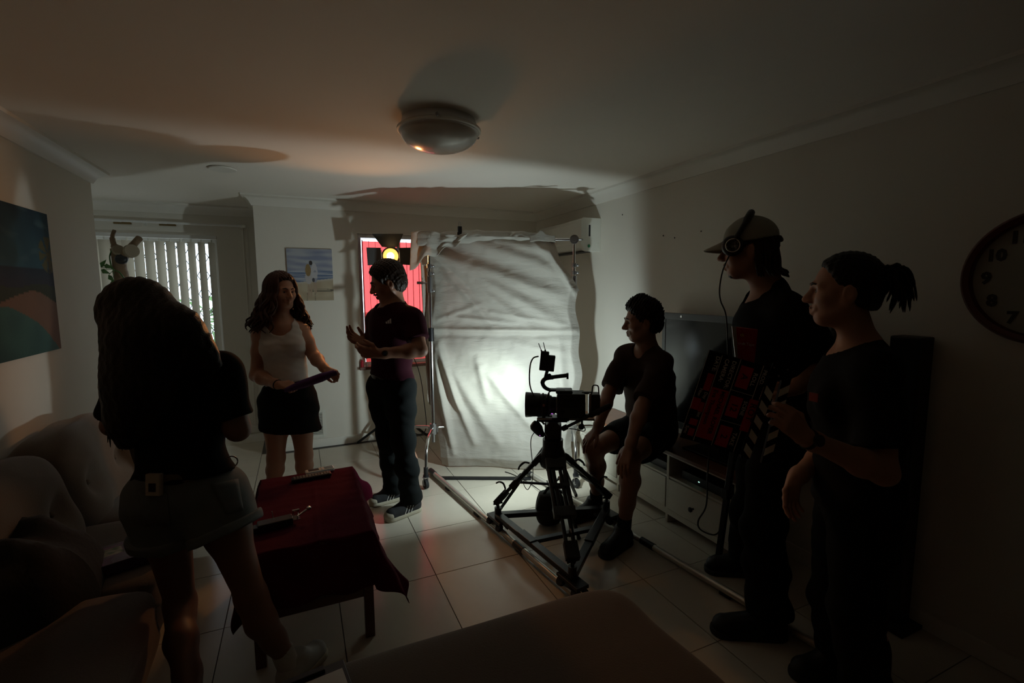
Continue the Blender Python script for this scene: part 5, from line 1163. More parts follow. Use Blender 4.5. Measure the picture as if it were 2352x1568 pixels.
def long_hair(mb, p, s, n, length, phi0, wave, seed, r0=.012, spread=1.0, sweep=None, lens=None):
    rnd = random.Random(seed)
    for i in range(n):
        ph = lerp(phi0, 2*math.pi-phi0, (i+.5)/n)+rnd.uniform(-.06,.06); sx, cy = math.sin(ph), math.cos(ph); L_ = length*rnd.uniform(.82,1.06); w0 = rnd.uniform(0, 6); k = rnd.uniform(.96,1.05)
        pts = [p(sx*.02,cy*.03-.01,.132), p(sx*.062*k,cy*.075*k-.014,.112), p(sx*.092*k,cy*.108*k-.014,.055), p(sx*.100*k,cy*.112*k-.014,-.005)]
        m_ = 9
        for j in range(1, m_+1):
            t = j/m_; o = .012*wave*math.sin(w0+t*11)*(.3+t); q = p(sx*(.104+.035*spread*t)*k, cy*(.112+.02*spread*t)*k-.014, -.005-L_*t)
            e = Vector((0,0,0)) if sweep is None else sweep*(t*t)
            pts.append(q+e+RV*o+FH*(.010*wave*math.cos(w0*1.7+t*9)*(.3+t)))
        pts = spline(pts, 3); rr = r0*rnd.uniform(.7,1.2); N_ = len(pts); mb.tube(pts, [rr*(.45+.55*min(1, q/6.0))*(1-.72*(q/(N_-1))**2.2) for q in range(N_)], 6)
M_HAIR = {k: mat('hair_'+k, c, .42, var=.25, nscale=40, bump=.3, bscale=160, spec=.25) for k, c in dict(black=(.005,.0035,.003), brown=(.020,.010,.006), auburn=(.050,.017,.009), dark=(.014,.008,.006)).items()}
def watch(root, wr, el, m_case, m_strap, face=None, s=1.0):
    w, e = Vector(wr), Vector(el); d = (w-e).normalized(); c = w-d*.022; mb = MB(); mb.tube([c-d*.010, c+d*.010], .0315*s, 20, cap=False)
    wt = obj('watch_strap', mb, m_strap, root, smooth='all', thick=.003); n = (face-d*Vector(face).dot(d)).normalized()
    mb = MB(); q = c+n*.031*s; mb.cyl(q, q+n*.008, .018*s, n=20); wc = obj('watch_case', mb, m_case, wt, smooth=40); mb = MB(); mb.cyl(q+n*.0082, q+n*.009, .0105*s, n=18); obj('watch_dial', mb, 'black_plastic', wc)

# ================================================================== woman in the white tank top
W2 = .0; D2 = 3.28
fw = dirv(.35,-.93); lf = dirv(.93,.35)
J = dict(female=True, fwd=fw, pel=at(662,905,D2), neck=at(645,738,D2), shl=at(692,760,D2+.05), shr=at(599,768,D2-.05), hl=at(690,925,D2+.03), hr=at(634,928,D2-.03),
         ell=at(722,818,D2+.02), elr=at(588,862,D2-.08), wrl=at(747,848,D2-.14), wrr=at(640,884,D2-.22), knl=at(698,1045,D2+.02), knr=at(634,1052,D2-.06))
a = onz(702,1152); J['anl'] = Vector((a.x,a.y,.09)); a = onz(628,1163); J['anr'] = Vector((a.x,a.y,.09))
P2 = thing('person', 'woman in a white tank top and black skirt holding a purple roll', 'person', (J['pel'].x,J['pel'].y,0), 'film crew in the room')
hd = at(646,669,D2-.02); hf = dirv(.84,-.54,-.06); F = Field()
torso(F, J['pel'], J['neck'], J['shl'], J['shr'], J['hl'], J['hr'], fw, True, .98)
arm(F, J['shl'], J['ell'], J['wrl'], .98); arm(F, J['shr'], J['elr'], J['wrr'], .98); leg(F, J['hl'], J['knl'], J['anl'], .97, -fw); leg(F, J['hr'], J['knr'], J['anr'], .97, -fw)
bare_foot(F, J['anl'], J['anl']+fw*.16, .9); bare_foot(F, J['anr'], J['anr']+dirv(.1,-1)*.16, .9)
p, M = head_prims(F, hd, hf, dirv(-.05,.05,1), .95, 1); F.cap(p(0,-.015,-.07), J['neck'], .052, .056, .035)
rl0, rl1 = at(664,893,D2-.26), at(768,856,D2-.17); rd = (rl1-rl0).normalized()
hand_prims(F, J['wrr'], (rl0-J['wrr']).normalized()*.6+rd*.6+ZV*-.1, dirv(.1,.5,-.8), 1, (1.25,1.3,1.35,1.4), .02, .25, .9, .6)
hand_prims(F, J['wrl'], dirv(.85,-.3,-.35), dirv(-.1,.6,-.8), -1, (1.25,1.3,1.35,1.4), .02, .25, .9, .6)
obj('body', mesh_field(F, .007, [(p(0,.01,-.01),.17,.0034),(J['wrr']+rd*.06,.12,.003),(J['wrl']+rd*.06,.12,.003)]), SKIN, P2, smooth='all')
face_parts(P2, p, M, .95, M_HAIR['dark'], 1)
F = Field(); torso(F, J['pel'], J['neck'], J['shl'], J['shr'], J['hl'], J['hr'], fw, True, 1.05)
F.cut(J['neck'].lerp(J['pel'],.84), -ZV+RV*.16, .006)
F.cap(J['neck']+ZV*.08, J['neck']-ZV*.035+fw*.06, .090, .074, .012, neg=True); F.cap(J['neck']+ZV*.08-fw*.03, J['neck']-ZV*.03-fw*.08, .09, .085, .012, neg=True)
for sh in ('shl','shr'):
    o_ = (J[sh]-J['neck']); o_.z = 0; o_.normalize(); F.cap(J[sh]+o_*.055+ZV*.08, J[sh]+o_*.045-ZV*.06, .088, .078, .012, neg=True)
F.noise = [(.0011,5,3,95,0),(.0008,9,-7,150,2)]
tk = obj('tank_top', mesh_field(F, .006), cloth_mat('white_cotton', (.62,.60,.57)), P2, smooth='all')
for sh in ():
    a = J[sh].lerp(J['neck'],.40)+ZV*.004; b = J['neck'].lerp(J['pel'],.30)+(J[sh]-J['neck'])*.55+fw*.085; c = J['neck'].lerp(J['pel'],.33)+(J[sh]-J['neck'])*.5-fw*.085
    mb = MB(); mb.tube(spline([c, a-fw*.05+ZV*.005, a+ZV*.028, a+fw*.055+ZV*.0, b]), .011, 8); obj('strap', mb, MAT['white_cotton'], tk, smooth='all')
F = Field(); up = ZV; F.cap(J['hl'].lerp(J['hr'],.1), J['hr'].lerp(J['hl'],.1), .122, .122, .05); F.cap(J['pel'], J['pel']+ZV*.09, .135, .128, .05, flat=(fw,1.22)); F.cap(J['pel']-ZV*.03, J['pel']-ZV*.27, .175, .205, .06, flat=(fw,1.35)); F.cut(J['pel']+ZV*.088, ZV-RV*.12, .004); F.cut(J['pel']-ZV*.245, -ZV-RV*.10, .005); F.noise = fold_noise(1.0, 7)
obj('skirt', mesh_field(F, .007), cloth_mat('black_skirt', (.005,.005,.006)), P2, smooth='all')
def ex2(F, p, M): F.ell(p(0,-.02,.03), (.092,.11,.095), M, .02); F.cut(p(0,.05,.05), Vector(M[1])-Vector(M[2])*.75, .01)
hr = hair_cap(P2, p, M, .98, M_HAIR['auburn'], (.05,.055), -.10, .014, .003, .005, .7, 'hair', None, 3)
mb = MB(); long_hair(mb, p, .98, 150, .27, .78, 1.9, 5, .0115, 2.6); lk = obj('hair_locks', mb, M_HAIR['auburn'], hr, smooth='all'); lk['kind'] = 'stuff'
mb = MB(); nb = J['neck']; mb.tube(spline([nb+RV*-.055+ZV*.0, nb+fw*.06+RV*-.035-ZV*.035, nb+fw*.085-ZV*.05, nb+fw*.06+RV*.05-ZV*.03, nb+RV*.06+ZV*.005]), .0020, 6); obj('necklace', mb, mat('silver', (.7,.68,.62), .2, 1), P2, smooth='all')
mb = MB(); mb.tube(spline([nb+RV*-.06, nb+fw*.075+RV*-.04-ZV*.06, nb+fw*.105-ZV*.085, nb+fw*.075+RV*.055-ZV*.055, nb+RV*.065]), .0014, 6); obj('necklace', mb, MAT['silver'], P2, smooth='all')
d = (J['wrr']-J['elr']).normalized(); mb = MB(); mb.tube([J['wrr']-d*.012, J['wrr']-d*.006], .032, 18, cap=False); obj('hair_tie', mb, 'black_rubber', P2, thick=.005)
mb = MB(); mb.tube([J['wrr']+rd*.088-ZV*.012, J['wrr']+rd*.092-ZV*.013], .0115, 12, cap=False); obj('ring', mb, MAT['silver'], P2, thick=.002)
pr_ = thing('rolled_mat', 'rolled purple sheet held in both hands by the woman in white', 'roll', rl0.lerp(rl1,.5)); mb = MB()
mb.tube([rl0-rd*.03, rl0, rl0.lerp(rl1,.3), rl0.lerp(rl1,.7), rl1, rl1+rd*.015], [.012,.018,.027,.029,.021,.015], 18)
obj('roll', mb, cloth_mat('purple_cloth', (.085,.035,.13), .6), pr_, smooth='all')

# ================================================================== man in the maroon T-shirt
D3 = 3.17; fw = dirv(-.75,-.65); lf = dirv(.65,-.75)
J = dict(fwd=fw, pel=at(897,870,D3), neck=at(906,702,D3), shl=at(950,732,D3-.13), shr=at(866,732,D3+.12), hl=at(918,892,D3-.06), hr=at(879,892,D3+.06),
         ell=at(966,804,D3-.22), elr=at(856,808,D3+.06), wrl=at(872,812,D3-.34), wrr=at(838,792,D3-.10), knl=at(926,1012,D3-.10), knr=at(893,1010,D3+.03))
hl_, tl_ = onz(966,1168), onz(884,1199); hr_, tr_ = onz(925,1142), onz(848,1163)
J['anl'] = Vector((hl_.x,hl_.y,.095)).lerp(Vector((tl_.x,tl_.y,.095)),.26); J['anr'] = Vector((hr_.x,hr_.y,.095)).lerp(Vector((tr_.x,tr_.y,.095)),.26)
P3_ = thing('person', 'man in a maroon T-shirt and dark jeans looking down before the red window', 'person', (J['pel'].x,J['pel'].y,0), 'film crew in the room')
hd = at(890,648,D3-.02); hf = dirv(-.90,-.30,-.30); F = Field()
torso(F, J['pel'], J['neck'], J['shl'], J['shr'], J['hl'], J['hr'], fw, False, .98); arm(F, J['shl'], J['ell'], J['wrl'], 1.02); arm(F, J['shr'], J['elr'], J['wrr'], 1.02); leg(F, J['hl'], J['knl'], J['anl'], .95, -fw); leg(F, J['hr'], J['knr'], J['anr'], .95, -fw)
p, M = head_prims(F, hd, hf, dirv(-.22,-.08,1), 1.03, .7); F.cap(p(0,-.02,-.06), J['neck'], .057, .062, .035)
hand_prims(F, J['wrl'], dirv(-.95,-.1,.12), dirv(-.1,.8,.35), -1, (.55,.6,.7,.8), .05, .3, 1.0, .2)
hand_prims(F, J['wrr'], dirv(-.72,-.25,.55), dirv(.35,-.55,.65), 1, (.45,.5,.55,.6), .10, .35, 1.0, .2)
obj('body', mesh_field(F, .007, [(p(0,.01,-.01),.17,.0034),(J['wrl']+dirv(-.95,-.1,.12)*.09,.13,.003),(J['wrr']+dirv(-.72,-.25,.55)*.09,.13,.003)]), SKIN2, P3_, smooth='all')
face_parts(P3_, p, M, 1.03, M_HAIR['black'], 0)
hair_cap(P3_, p, M, 1.03, M_HAIR['brown'], (.066,.045), -.105, .017, .0022, .004, .6, 'hair', None, 9)
mb = MB(); mb.tube([p(-.032,.088,-.054), p(0,.103,-.050), p(.032,.088,-.054)], [.004,.007,.004], 8); obj('moustache', mb, M_HAIR['black'], P3_, smooth='all')
hem = J['pel']+ZV*.025
ts = tee(P3_, J, cloth_mat('maroon_jersey', (.032,.003,.009)), 1.16, .66, hem, .30, seed=2, sl_r=.078, neck_r=.092)
mz = mat('white_print', (.6,.58,.56), .7)
lp = at(892,737,2.6); n_ = dirv(-.30,-.95); rr = dirv(.95,-.30)
# chest logo: three slanted bars, projected just proud of the cloth
def on_surface(px, py, ob, lift=.003):
    dg = bpy.context.evaluated_depsgraph_get(); d = ray(px, py).normalized(); o = ORI[ob.name]
    me = ob.data; bvh = None
    from mathutils.bvhtree import BVHTree
    bvh = BVHTree.FromPolygons([v.co for v in me.vertices], [tuple(q.vertices) for q in me.polygons]); h = bvh.ray_cast(C0-o, d)
    if h[0] is None: return None, None
    n = h[1] if h[1].dot(d) < 0 else -h[1]
    return h[0]+o+n*lift, n
q, nn = on_surface(892, 738, ts)
if q is not None:
    rx = (RV-nn*RV.dot(nn)).normalized(); uz = nn.cross(rx)
    if uz.z < 0: uz = -uz
    lg_ = None
    for i, (x, h) in enumerate(((-.013,.014),(0,.023),(.013,.032))):
        mb = MB(); b = q+rx*x-uz*.014; mb.prism([b, b+rx*.010, b+rx*.010-rx*.004+uz*h, b-rx*.004+uz*h*.78], nn*.0015); obj('logo_bar', mb, mz, ts, label='white logo bar')
trousers(P3_, J, mat('dark_denim', (.012,.014,.014), .95, var=.25, nscale=14, bump=.15, bscale=300, spec=.08), J['pel']+ZV*.035, 1.0, 1.0, rk=.074, ra=.070, seed=4, fold=1.3)
F = Field(); F.cap(J['pel']+ZV*.02, J['pel']+ZV*.06, .148, .146, .01, flat=(fw,1.25)); F.cut(J['pel']+ZV*.048, ZV, .003); F.cut(J['pel']+ZV*.010, -ZV, .003); obj('belt', mesh_field(F, .005), mat('belt_leather', (.10,.11,.10), .45), P3_, smooth='all')
su, so, sw = mat('shoe_suede', (.012,.012,.013), .85), mat('cream_rubber', (.40,.36,.27), .7), mat('stripe_white', (.5,.48,.44), .7)
shoe(P3_, 'shoe', hl_, tl_, 1.08, su, so, sw, so); shoe(P3_, 'shoe', hr_, tr_, 1.08, su, so, sw, so)
watch(P3_, J['wrl'], J['ell'], mat('gold_watch', (.5,.35,.16), .25, 1), MAT['gold_watch'], dirv(0,-1,.1), 1.0)


# ================================================================== woman with long black hair seen from behind
D1 = 1.76; fw = dirv(.12,.99); 
J = dict(female=True, fwd=fw, pel=at(430,1118,D1), neck=at(392,842,D1), shl=at(292,872,D1-.02), shr=at(512,852,D1+.0), hl=at(370,1142,D1-.02), hr=at(492,1138,D1+.02),
         ell=at(262,975,D1+.02), elr=at(546,985,D1-.02), wrl=at(330,905,D1+.22), wrr=at(470,915,D1+.24), knl=at(415,1385,D1+.03), knr=at(578,1370,D1-.05))
a = onz(668,1574); J['anr'] = Vector((a.x,a.y,.10)); a = onz(455,1720); J['anl'] = Vector((a.x,a.y,.10))
P1 = thing('person', 'woman with long black hair in denim shorts, seen from behind', 'person', (J['pel'].x,J['pel'].y,0), 'film crew in the room')
hd = at(340,742,D1); hf = dirv(.25,.95,-.15); F = Field()
torso(F, J['pel'], J['neck'], J['shl'], J['shr'], J['hl'], J['hr'], fw, True, 1.0); arm(F, J['shl'], J['ell'], J['wrl']); arm(F, J['shr'], J['elr'], J['wrr'], 1.05); leg(F, J['hl'], J['knl'], J['anl'], .90, -fw); leg(F, J['hr'], J['knr'], J['anr'], .90, -fw)
p, M = head_prims(F, hd, hf, dirv(-.20,0,1), .98); F.cap(p(0,-.015,-.07), J['neck'], .053, .058, .035)
hand_prims(F, J['wrl'], dirv(.7,.5,.3), dirv(.2,.1,.9), -1, (.9,.9,.95,1.0)); hand_prims(F, J['wrr'], dirv(-.7,.5,.3), dirv(-.2,.1,.9), 1, (.9,.9,.95,1.0))
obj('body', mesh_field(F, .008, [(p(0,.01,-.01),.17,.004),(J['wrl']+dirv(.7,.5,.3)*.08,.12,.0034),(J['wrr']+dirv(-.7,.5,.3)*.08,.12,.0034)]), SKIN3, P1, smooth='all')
face_parts(P1, p, M, .98, M_HAIR['black'])
tee(P1, J, cloth_mat('black_jersey', (.003,.003,.003)), 1.22, .80, J['pel']+ZV*.055, -.1, seed=5, sl_r=.068, neck_r=.07, name='black_top')
den = mat('light_denim', (.125,.15,.155), .9, var=.2, nscale=18, bump=.2, bscale=350)
shp = shorts(P1, J, den, J['pel']+ZV*.10, .34, .116, .124, seed=8, s=1.0, fold=1.2)
for sd in ('l','r'):
    h, k = Vector(J['h'+sd]), Vector(J['kn'+sd]); e = h.lerp(k,.33); dd = (k-h).normalized(); G = Field(); G.cap(e-dd*.06, e+dd*.06, .132, .132, .01); G.cut(e+dd*.016, dd, .004); G.cut(e-dd*.022, -dd, .004); G.noise = fold_noise(.8, 4); obj('rolled_cuff', mesh_field(G, .007), den, shp, smooth='all')
# back pockets, seat seam, belt
def patch(root, ob, corners, m, name, lift=.004, n=6, label=None):
    """thin stitched patch laid on a garment, corners in picture order tl,tr,br,bl"""
    mb = MB(); A = [Vector((x, y)) for x, y in corners]; pts = []
    for j in range(n+1):
        for i in range(n+1):
            u, v = i/n, j/n; q2 = A[0].lerp(A[1], u).lerp(A[3].lerp(A[2], u), v); h, nn = on_surface(q2.x, q2.y, ob, lift)
            if h is None: return None
            pts.append(h)
    mb.add(pts, [(j*(n+1)+i, j*(n+1)+i+1, (j+1)*(n+1)+i+1, (j+1)*(n+1)+i) for j in range(n) for i in range(n)]); return obj(name, mb, m, root, smooth='all', thick=.003, label=label)
den2 = mat('denim_pocket', (.11,.132,.138), .9, var=.2, nscale=25, bump=.2, bscale=350)
patch(shp, shp, [(484,1112),(545,1100),(558,1172),(520,1180)], den2, 'back_pocket'); patch(shp, shp, [(318,1130),(385,1132),(392,1205),(330,1205)], den2, 'back_pocket')
F = Field(); F.cap(J['pel']+ZV*.05, J['pel']+ZV*.12, .150, .146, .01, flat=(fw,1.22)); F.cut(J['pel']+ZV*.098, ZV, .003); F.cut(J['pel']+ZV*.062, -ZV, .003); blt = obj('belt', mesh_field(F, .005), mat('woven_belt', (.10,.07,.035), .7, var=.5, nscale=60), P1, smooth='all')
mb = MB(); q = at(531,1060,D1+.02); mb.tube([q+Vector((.022*math.cos(t),0,.022*math.sin(t))) for t in [i*2*math.pi/18 for i in range(19)]], .0028, 6); obj('belt_ring', mb, 'steel', blt, smooth='all')
# radio pack clipped to the shorts
q, nn = on_surface(361, 1110, shp, .012); rp = thing('radio_pack', 'small white radio pack clipped to the back of the denim shorts', 'radio pack', q); Rr = Matrix((RV, -nn.cross(RV).normalized() if False else (nn.cross(RV)).normalized(), nn)).transposed()
rx = (RV-nn*RV.dot(nn)).normalized(); uy = nn.cross(rx); Rr = Matrix((rx, uy, nn)).transposed()
mb = MB(); mb.box(q, (.055,.078,.02), Rr); obj('case', mb, mat('cream_plastic', (.42,.40,.33), .45), rp, bevel=.004)
mb = MB(); mb.box(q+nn*.0105-uy*.008, (.026,.030,.003), Rr); obj('screen', mb, 'black_plastic', rp, bevel=.001)
mb = MB(); mb.box(q-nn*.012+uy*.015, (.03,.05,.006), Rr); obj('belt_clip', mb, 'steel', rp)
F = Field(); F.ell(p(0,-.02,.035), (.100,.118,.100), M, .03)
F.chain([p(0,-.05,.03), at(335,790,D1-.10), at(325,880,D1-.13), at(305,960,D1-.12), at(290,1010,D1-.11)], [.115,.128,.118,.085,.035], .05, flat=(FH,1.35))
F.chain([p(.02,-.04,.05), at(405,770,D1-.08), at(452,812,D1-.08), at(492,836,D1-.07)], [.10,.092,.060,.025], .05, flat=(FH,1.3))
F.chain([p(-.04,.0,.0), at(283,800,D1-.04), at(275,900,D1-.06), at(262,990,D1-.07)], [.085,.052,.045,.02], .05)
F.cut(p(0,.07,.02), Vector(M[1]), .01); F.noise = [(.0012,150,15,8,0),(.0010,-210,40,7,1),(.0008,320,-30,12,2)]
hr = obj('hair', mesh_field(F, .006), M_HAIR['black'], P1, smooth='all')
rnd = random.Random(4); mb = MB()
for i in range(70):
    x = rnd.uniform(246,430); y1_ = lerp(1015, 850, max(0, (x-330)/110))*rnd.uniform(.97,1.02); x1 = x+rnd.uniform(-14,10)
    mb.tube(spline([at(lerp(340,x,.5),740,D1-.14), at(x,830,D1-.165+abs(x-330)*.0006), at((x+x1)/2+rnd.uniform(-4,4),(830+y1_)/2+20,D1-.17+abs(x-330)*.0006), at(x1,y1_,D1-.13)], 5), [.004]*10+[.003]*5+[.001], 5)
lk = obj('hair_strands', mb, M_HAIR['black'], hr, smooth='all'); lk['kind'] = 'stuff'
sk, sn = mat('white_sock', (.45,.43,.40), .9, var=.1, bump=.2, bscale=200), mat('pale_sneaker', (.38,.37,.34), .7)
for nm in ('r','l'):
    an = J['an'+nm]; F = Field(); F.cap(an+(J['kn'+nm]-an).normalized()*.07, an-ZV*.03, .041, .040, .02); F.cut(an+(J['kn'+nm]-an).normalized()*.06, (J['kn'+nm]-an), .004); obj('sock', mesh_field(F, .005), sk, P1, smooth='all')
    td_ = dirv(.30,.95) if nm == 'r' else dirv(0,1); shoe(P1, 'sneaker', an-td_*.06, an+td_*.20, 1.0, sn, so)

# ================================================================== seated man in the brown T-shirt
fw = dirv(-.88,-.42); DH = onx(1500,1000,2.27).dot(FH)
hipc = Vector((2.205, onx(1498,1000,2.205).y, .575)); lfv = ZV.cross(fw)
J = dict(fwd=fw, pel=hipc, neck=at(1486,800,2.98), shl=at(1520,838,2.85), shr=at(1438,815,3.10), hl=hipc+lfv*.085+fw*.02, hr=hipc-lfv*.085+fw*.02,
         ell=at(1474,935,2.68), elr=at(1397,905,2.98), wrl=at(1446,1028,2.56), wrr=at(1372,985,2.86), knl=at(1446,1048,2.62), knr=at(1362,1030,2.92))
hl_, tl_ = onz(1442,1245), onz(1400,1272); hr_, tr_ = onz(1380,1178), onz(1340,1190)
J['anl'] = Vector((hl_.x,hl_.y,.10)).lerp(Vector((tl_.x,tl_.y,.10)),.25); J['anr'] = Vector((hr_.x,hr_.y,.10)).lerp(Vector((tr_.x,tr_.y,.10)),.25)
P4 = thing('person', 'man in a brown T-shirt and shorts seated on the TV cabinet', 'person', (hipc.x,hipc.y,0), 'film crew in the room')
hd = at(1475,737,2.93); hf = dirv(-.98,.02,-.10); F = Field()
torso(F, J['pel'], J['neck'], J['shl'], J['shr'], J['hl'], J['hr'], fw, False, 1.0); arm(F, J['shl'], J['ell'], J['wrl'], 1.0); arm(F, J['shr'], J['elr'], J['wrr'], 1.0); leg(F, J['hl'], J['knl'], J['anl'], .98, -fw); leg(F, J['hr'], J['knr'], J['anr'], .98, -fw)
p, M = head_prims(F, hd, hf, dirv(.05,0,1), 1.02, 1); F.cap(p(0,-.015,-.065), J['neck'], .056, .062, .035)
hand_prims(F, J['wrl']-ZV*.002, dirv(-.35,-.30,-.75), dirv(.55,.35,-.6), -1, (.35,.4,.45,.5), .07, .3, 1.0, .1)
hand_prims(F, J['wrr'], dirv(-.62,-.15,-.62), dirv(.35,.2,-.85), 1, (.35,.4,.45,.5), .07, .3, 1.0, .1)
obj('body', mesh_field(F, .007, [(p(0,.01,-.01),.17,.0034),(J['wrl']+dirv(-.35,-.3,-.75)*.08,.12,.003),(J['wrr']+dirv(-.62,-.15,-.62)*.08,.12,.003)]), SKIN2, P4, smooth='all')
face_parts(P4, p, M, 1.02, M_HAIR['dark'], 1)
def curls(F, p, M):
    rnd = random.Random(2)
    for i in range(34):
        a_, e_ = rnd.uniform(-2.6,2.6), rnd.uniform(.45,1.5); c = p(.086*math.sin(a_)*math.cos(e_),.10*math.cos(a_)*math.cos(e_)-.012,.045+.095*math.sin(e_)); F.ell(c, (.019,.019,.019), None, .012)
hair_cap(P4, p, M, 1.02, M_HAIR['dark'], (.062,.052), -.072, .016, .005, .004, .6, 'hair', curls, 4)
tee(P4, J, cloth_mat('brown_jersey', (.035,.016,.010)), 1.16, .84, hipc+ZV*.0, .30, seed=6, sl_r=.078, fold=1.4, drape=.178, neck_r=.070, neck_lo=.0)
shorts(P4, J, cloth_mat('black_shorts', (.005,.005,.005)), hipc+ZV*.10, .66, .112, .100, seed=9)
bs = mat('black_boot', (.004,.004,.004), .6); 
for nm, h_, t_ in (('l',hl_,tl_),('r',hr_,tr_)):
    an = J['an'+nm]; u_ = (J['kn'+nm]-an).normalized(); F = Field(); F.cap(an+u_*.13, an-ZV*.02, .043, .042, .02); F.cut(an+u_*.10, u_, .004); obj('sock', mesh_field(F, .005), cloth_mat('black_sock', (.004,.004,.004)), P4, smooth='all')
    dd = (Vector(t_)-Vector(h_)); dd.z = 0; dd.normalize(); shoe(P4, 'shoe', Vector(h_)-dd*.02, Vector(h_)+dd*.27, 1.08, bs, 'black_rubber', h=.12)

# ================================================================== tall man with cap and headphones
fw = dirv(-.95,.10); lfv = ZV.cross(fw); D5 = 2.18
J = dict(fwd=fw, pel=at(1772,985,D5), neck=at(1768,665,D5), shl=at(1812,715,D5-.17), shr=at(1752,700,D5+.18), hl=at(1785,1010,D5-.08), hr=at(1760,1005,D5+.08),
         ell=at(1905,838,D5-.12), elr=at(1712,860,D5+.16), wrl=at(1822,893,D5-.26), wrr=at(1732,870,D5-.02), knl=at(1752,1215,D5-.12), knr=at(1722,1185,D5+.14))
hl_, tl_ = onz(1805,1462), onz(1632,1450); hr_, tr_ = onz(1745,1318), onz(1618,1310)
J['anl'] = Vector((hl_.x,hl_.y,.10)).lerp(Vector((tl_.x,tl_.y,.10)),.24); J['anr'] = Vector((hr_.x,hr_.y,.10)).lerp(Vector((tr_.x,tr_.y,.10)),.24)
P5 = thing('person', 'tall man in black with a pale cap and headphones', 'person', (J['pel'].x,J['pel'].y,0), 'film crew in the room')
hd = at(1718,573,D5); hf = dirv(-.93,.37,-.06); F = Field()
torso(F, J['pel'], J['neck'], J['shl'], J['shr'], J['hl'], J['hr'], fw, False, 1.02); arm(F, J['shl'], J['ell'], J['wrl'], 1.0); arm(F, J['shr'], J['elr'], J['wrr'], 1.0); leg(F, J['hl'], J['knl'], J['anl'], 1.0, -fw); leg(F, J['hr'], J['knr'], J['anr'], 1.0, -fw)
p, M = head_prims(F, hd, hf, dirv(.05,0,1), 1.02); F.cap(p(0,-.02,-.06), J['neck'], .057, .064, .035)
hand_prims(F, J['wrl'], dirv(-.85,-.2,-.05), dirv(-.1,.5,-.8), -1, (1.0,1.05,1.1,1.15), .03, .25, 1.0, .4)
hand_prims(F, J['wrr'], dirv(-.15,-.75,-.55), dirv(-.3,-.3,-.5), 1, (.9,.9,1.0,1.0), .03, .25, 1.0, .4)
obj('body', mesh_field(F, .007, [(p(0,.01,-.01),.17,.0034),(J['wrl']+dirv(-.85,-.2,-.05)*.08,.12,.003),(J['wrr']+dirv(-.15,-.75,-.55)*.08,.12,.003)]), SKIN2, P5, smooth='all')
face_parts(P5, p, M, 1.02, M_HAIR['brown'])
hh = hair_cap(P5, p, M, 1.0, M_HAIR['brown'], (.03,.03), -.088, .010, .004, .004, .2, 'hair', None, 6)
mb = MB(); rnd = random.Random(8)
for i in range(46):
    a_ = rnd.uniform(1.7,4.58); sx, cy = math.sin(a_), math.cos(a_); q0 = p(sx*.082,cy*.098-.012,.02); q1 = p(sx*.086,cy*.108-.012,-.05); q2 = p(sx*.080,cy*.112-.012,-.085-rnd.uniform(0,.02)); q3 = p(sx*.090,cy*.145-.012,-.108-rnd.uniform(0,.025)); mb.tube(spline([q0,q1,q2,q3],4), [.009]*8+[.006]*4+[.0015], 6)
lk = obj('hair_locks', mb, M_HAIR['brown'], hh, smooth='all'); lk['kind'] = 'stuff'
F = Field()
F.cap(p(-.016,.066,-.106), p(.016,.066,-.106), .014, .014, .02); F.cap(p(-.058,.0,-.06), p(-.02,.058,-.104), .010, .011, .02); F.cap(p(.058,.0,-.06), p(.02,.058,-.104), .010, .011, .02); F.noise = [(.002,300,250,280,0)]
obj('beard', mesh_field(F, .004), M_HAIR['brown'], P5, smooth='all')
# cap
cpm = cloth_mat('cap_canvas', (.30,.29,.24), .9, .1); F = Field(); F.ell(p(0,-.012,.048), (.094,.113,.098), M, .02); F.cut(p(0,0,.034), -Vector(M[2])-Vector(M[1])*.10, .005); F.noise = fold_noise(.5, 2)
cp = obj('cap', mesh_field(F, .004), cpm, P5, smooth='all')
def brim(a, b):
    th = lerp(-1.15, 1.15, a); L_ = .02+.075*b*math.cos(th*.85); x = math.sin(th)*(.088+.012*b); y = math.cos(th)*.098+L_-.012; z = .040-.030*b*1.0-.22*x*x*6*b
    return p(x, y, z)
mb = MB(); mb.grid(brim, 22, 10); obj('brim', mb, cpm, cp, smooth='all', thick=.005)
mb = MB(); mb.ball(p(0,-.012,.148), .008, 10, 6); obj('button', mb, cpm, cp)
mb = MB(); mb.tube([p(-.045,-.116,.035), p(0,-.128,.03), p(.045,-.116,.035)], .011, 8); obj('strap', mb, 'black_plastic', cp, smooth='all')
# headphones
hp = thing('headphones', 'black over-ear headphones worn over the pale cap', 'headphones', p(0,.0,.1))
mb = MB(); pts = [p(math.sin(t)*.106, .070-.085*math.cos(t), .015+math.cos(t)*.142) for t in [lerp(-1.45,1.45,i/16) for i in range(17)]]; mb.tube(pts, [.011]*4+[.016]*9+[.011]*4, 10); obj('headband', mb, 'black_plastic', hp, smooth='all')
for sg in (-1,1):
    c = p(sg*.086,.066,.014); ax = Vector(M[0])*sg; mb = MB(); mb.lathe(c-ax*.015, [(.0,0),(.036,0),(.044,.008),(.046,.022),(.040,.036),(.030,.042),(.0,.042)], 28, axis=ax, hint=M[2]); ec = obj('ear_cup', mb, 'black_plastic', hp, smooth=40)
    mb = MB(); mb.lathe(c-ax*.015, [(.026,.042),(.0285,.0445),(.031,.042)], 28, axis=ax, hint=M[2]); obj('chrome_ring', mb, 'chrome', ec, smooth='all', label='thin bright ring')
ce = p(-.10,.082,-.030); mb = MB(); mb.tube(spline([ce, at(1660,622,D5-.12), at(1653,660,D5-.12), at(1655,690,D5-.12), at(1667,722,D5-.14), at(1671,780,D5-.15), at(1672,820,D5-.13)]), .0032, 7); obj('cable', mb, 'black_cable', hp, smooth='all')
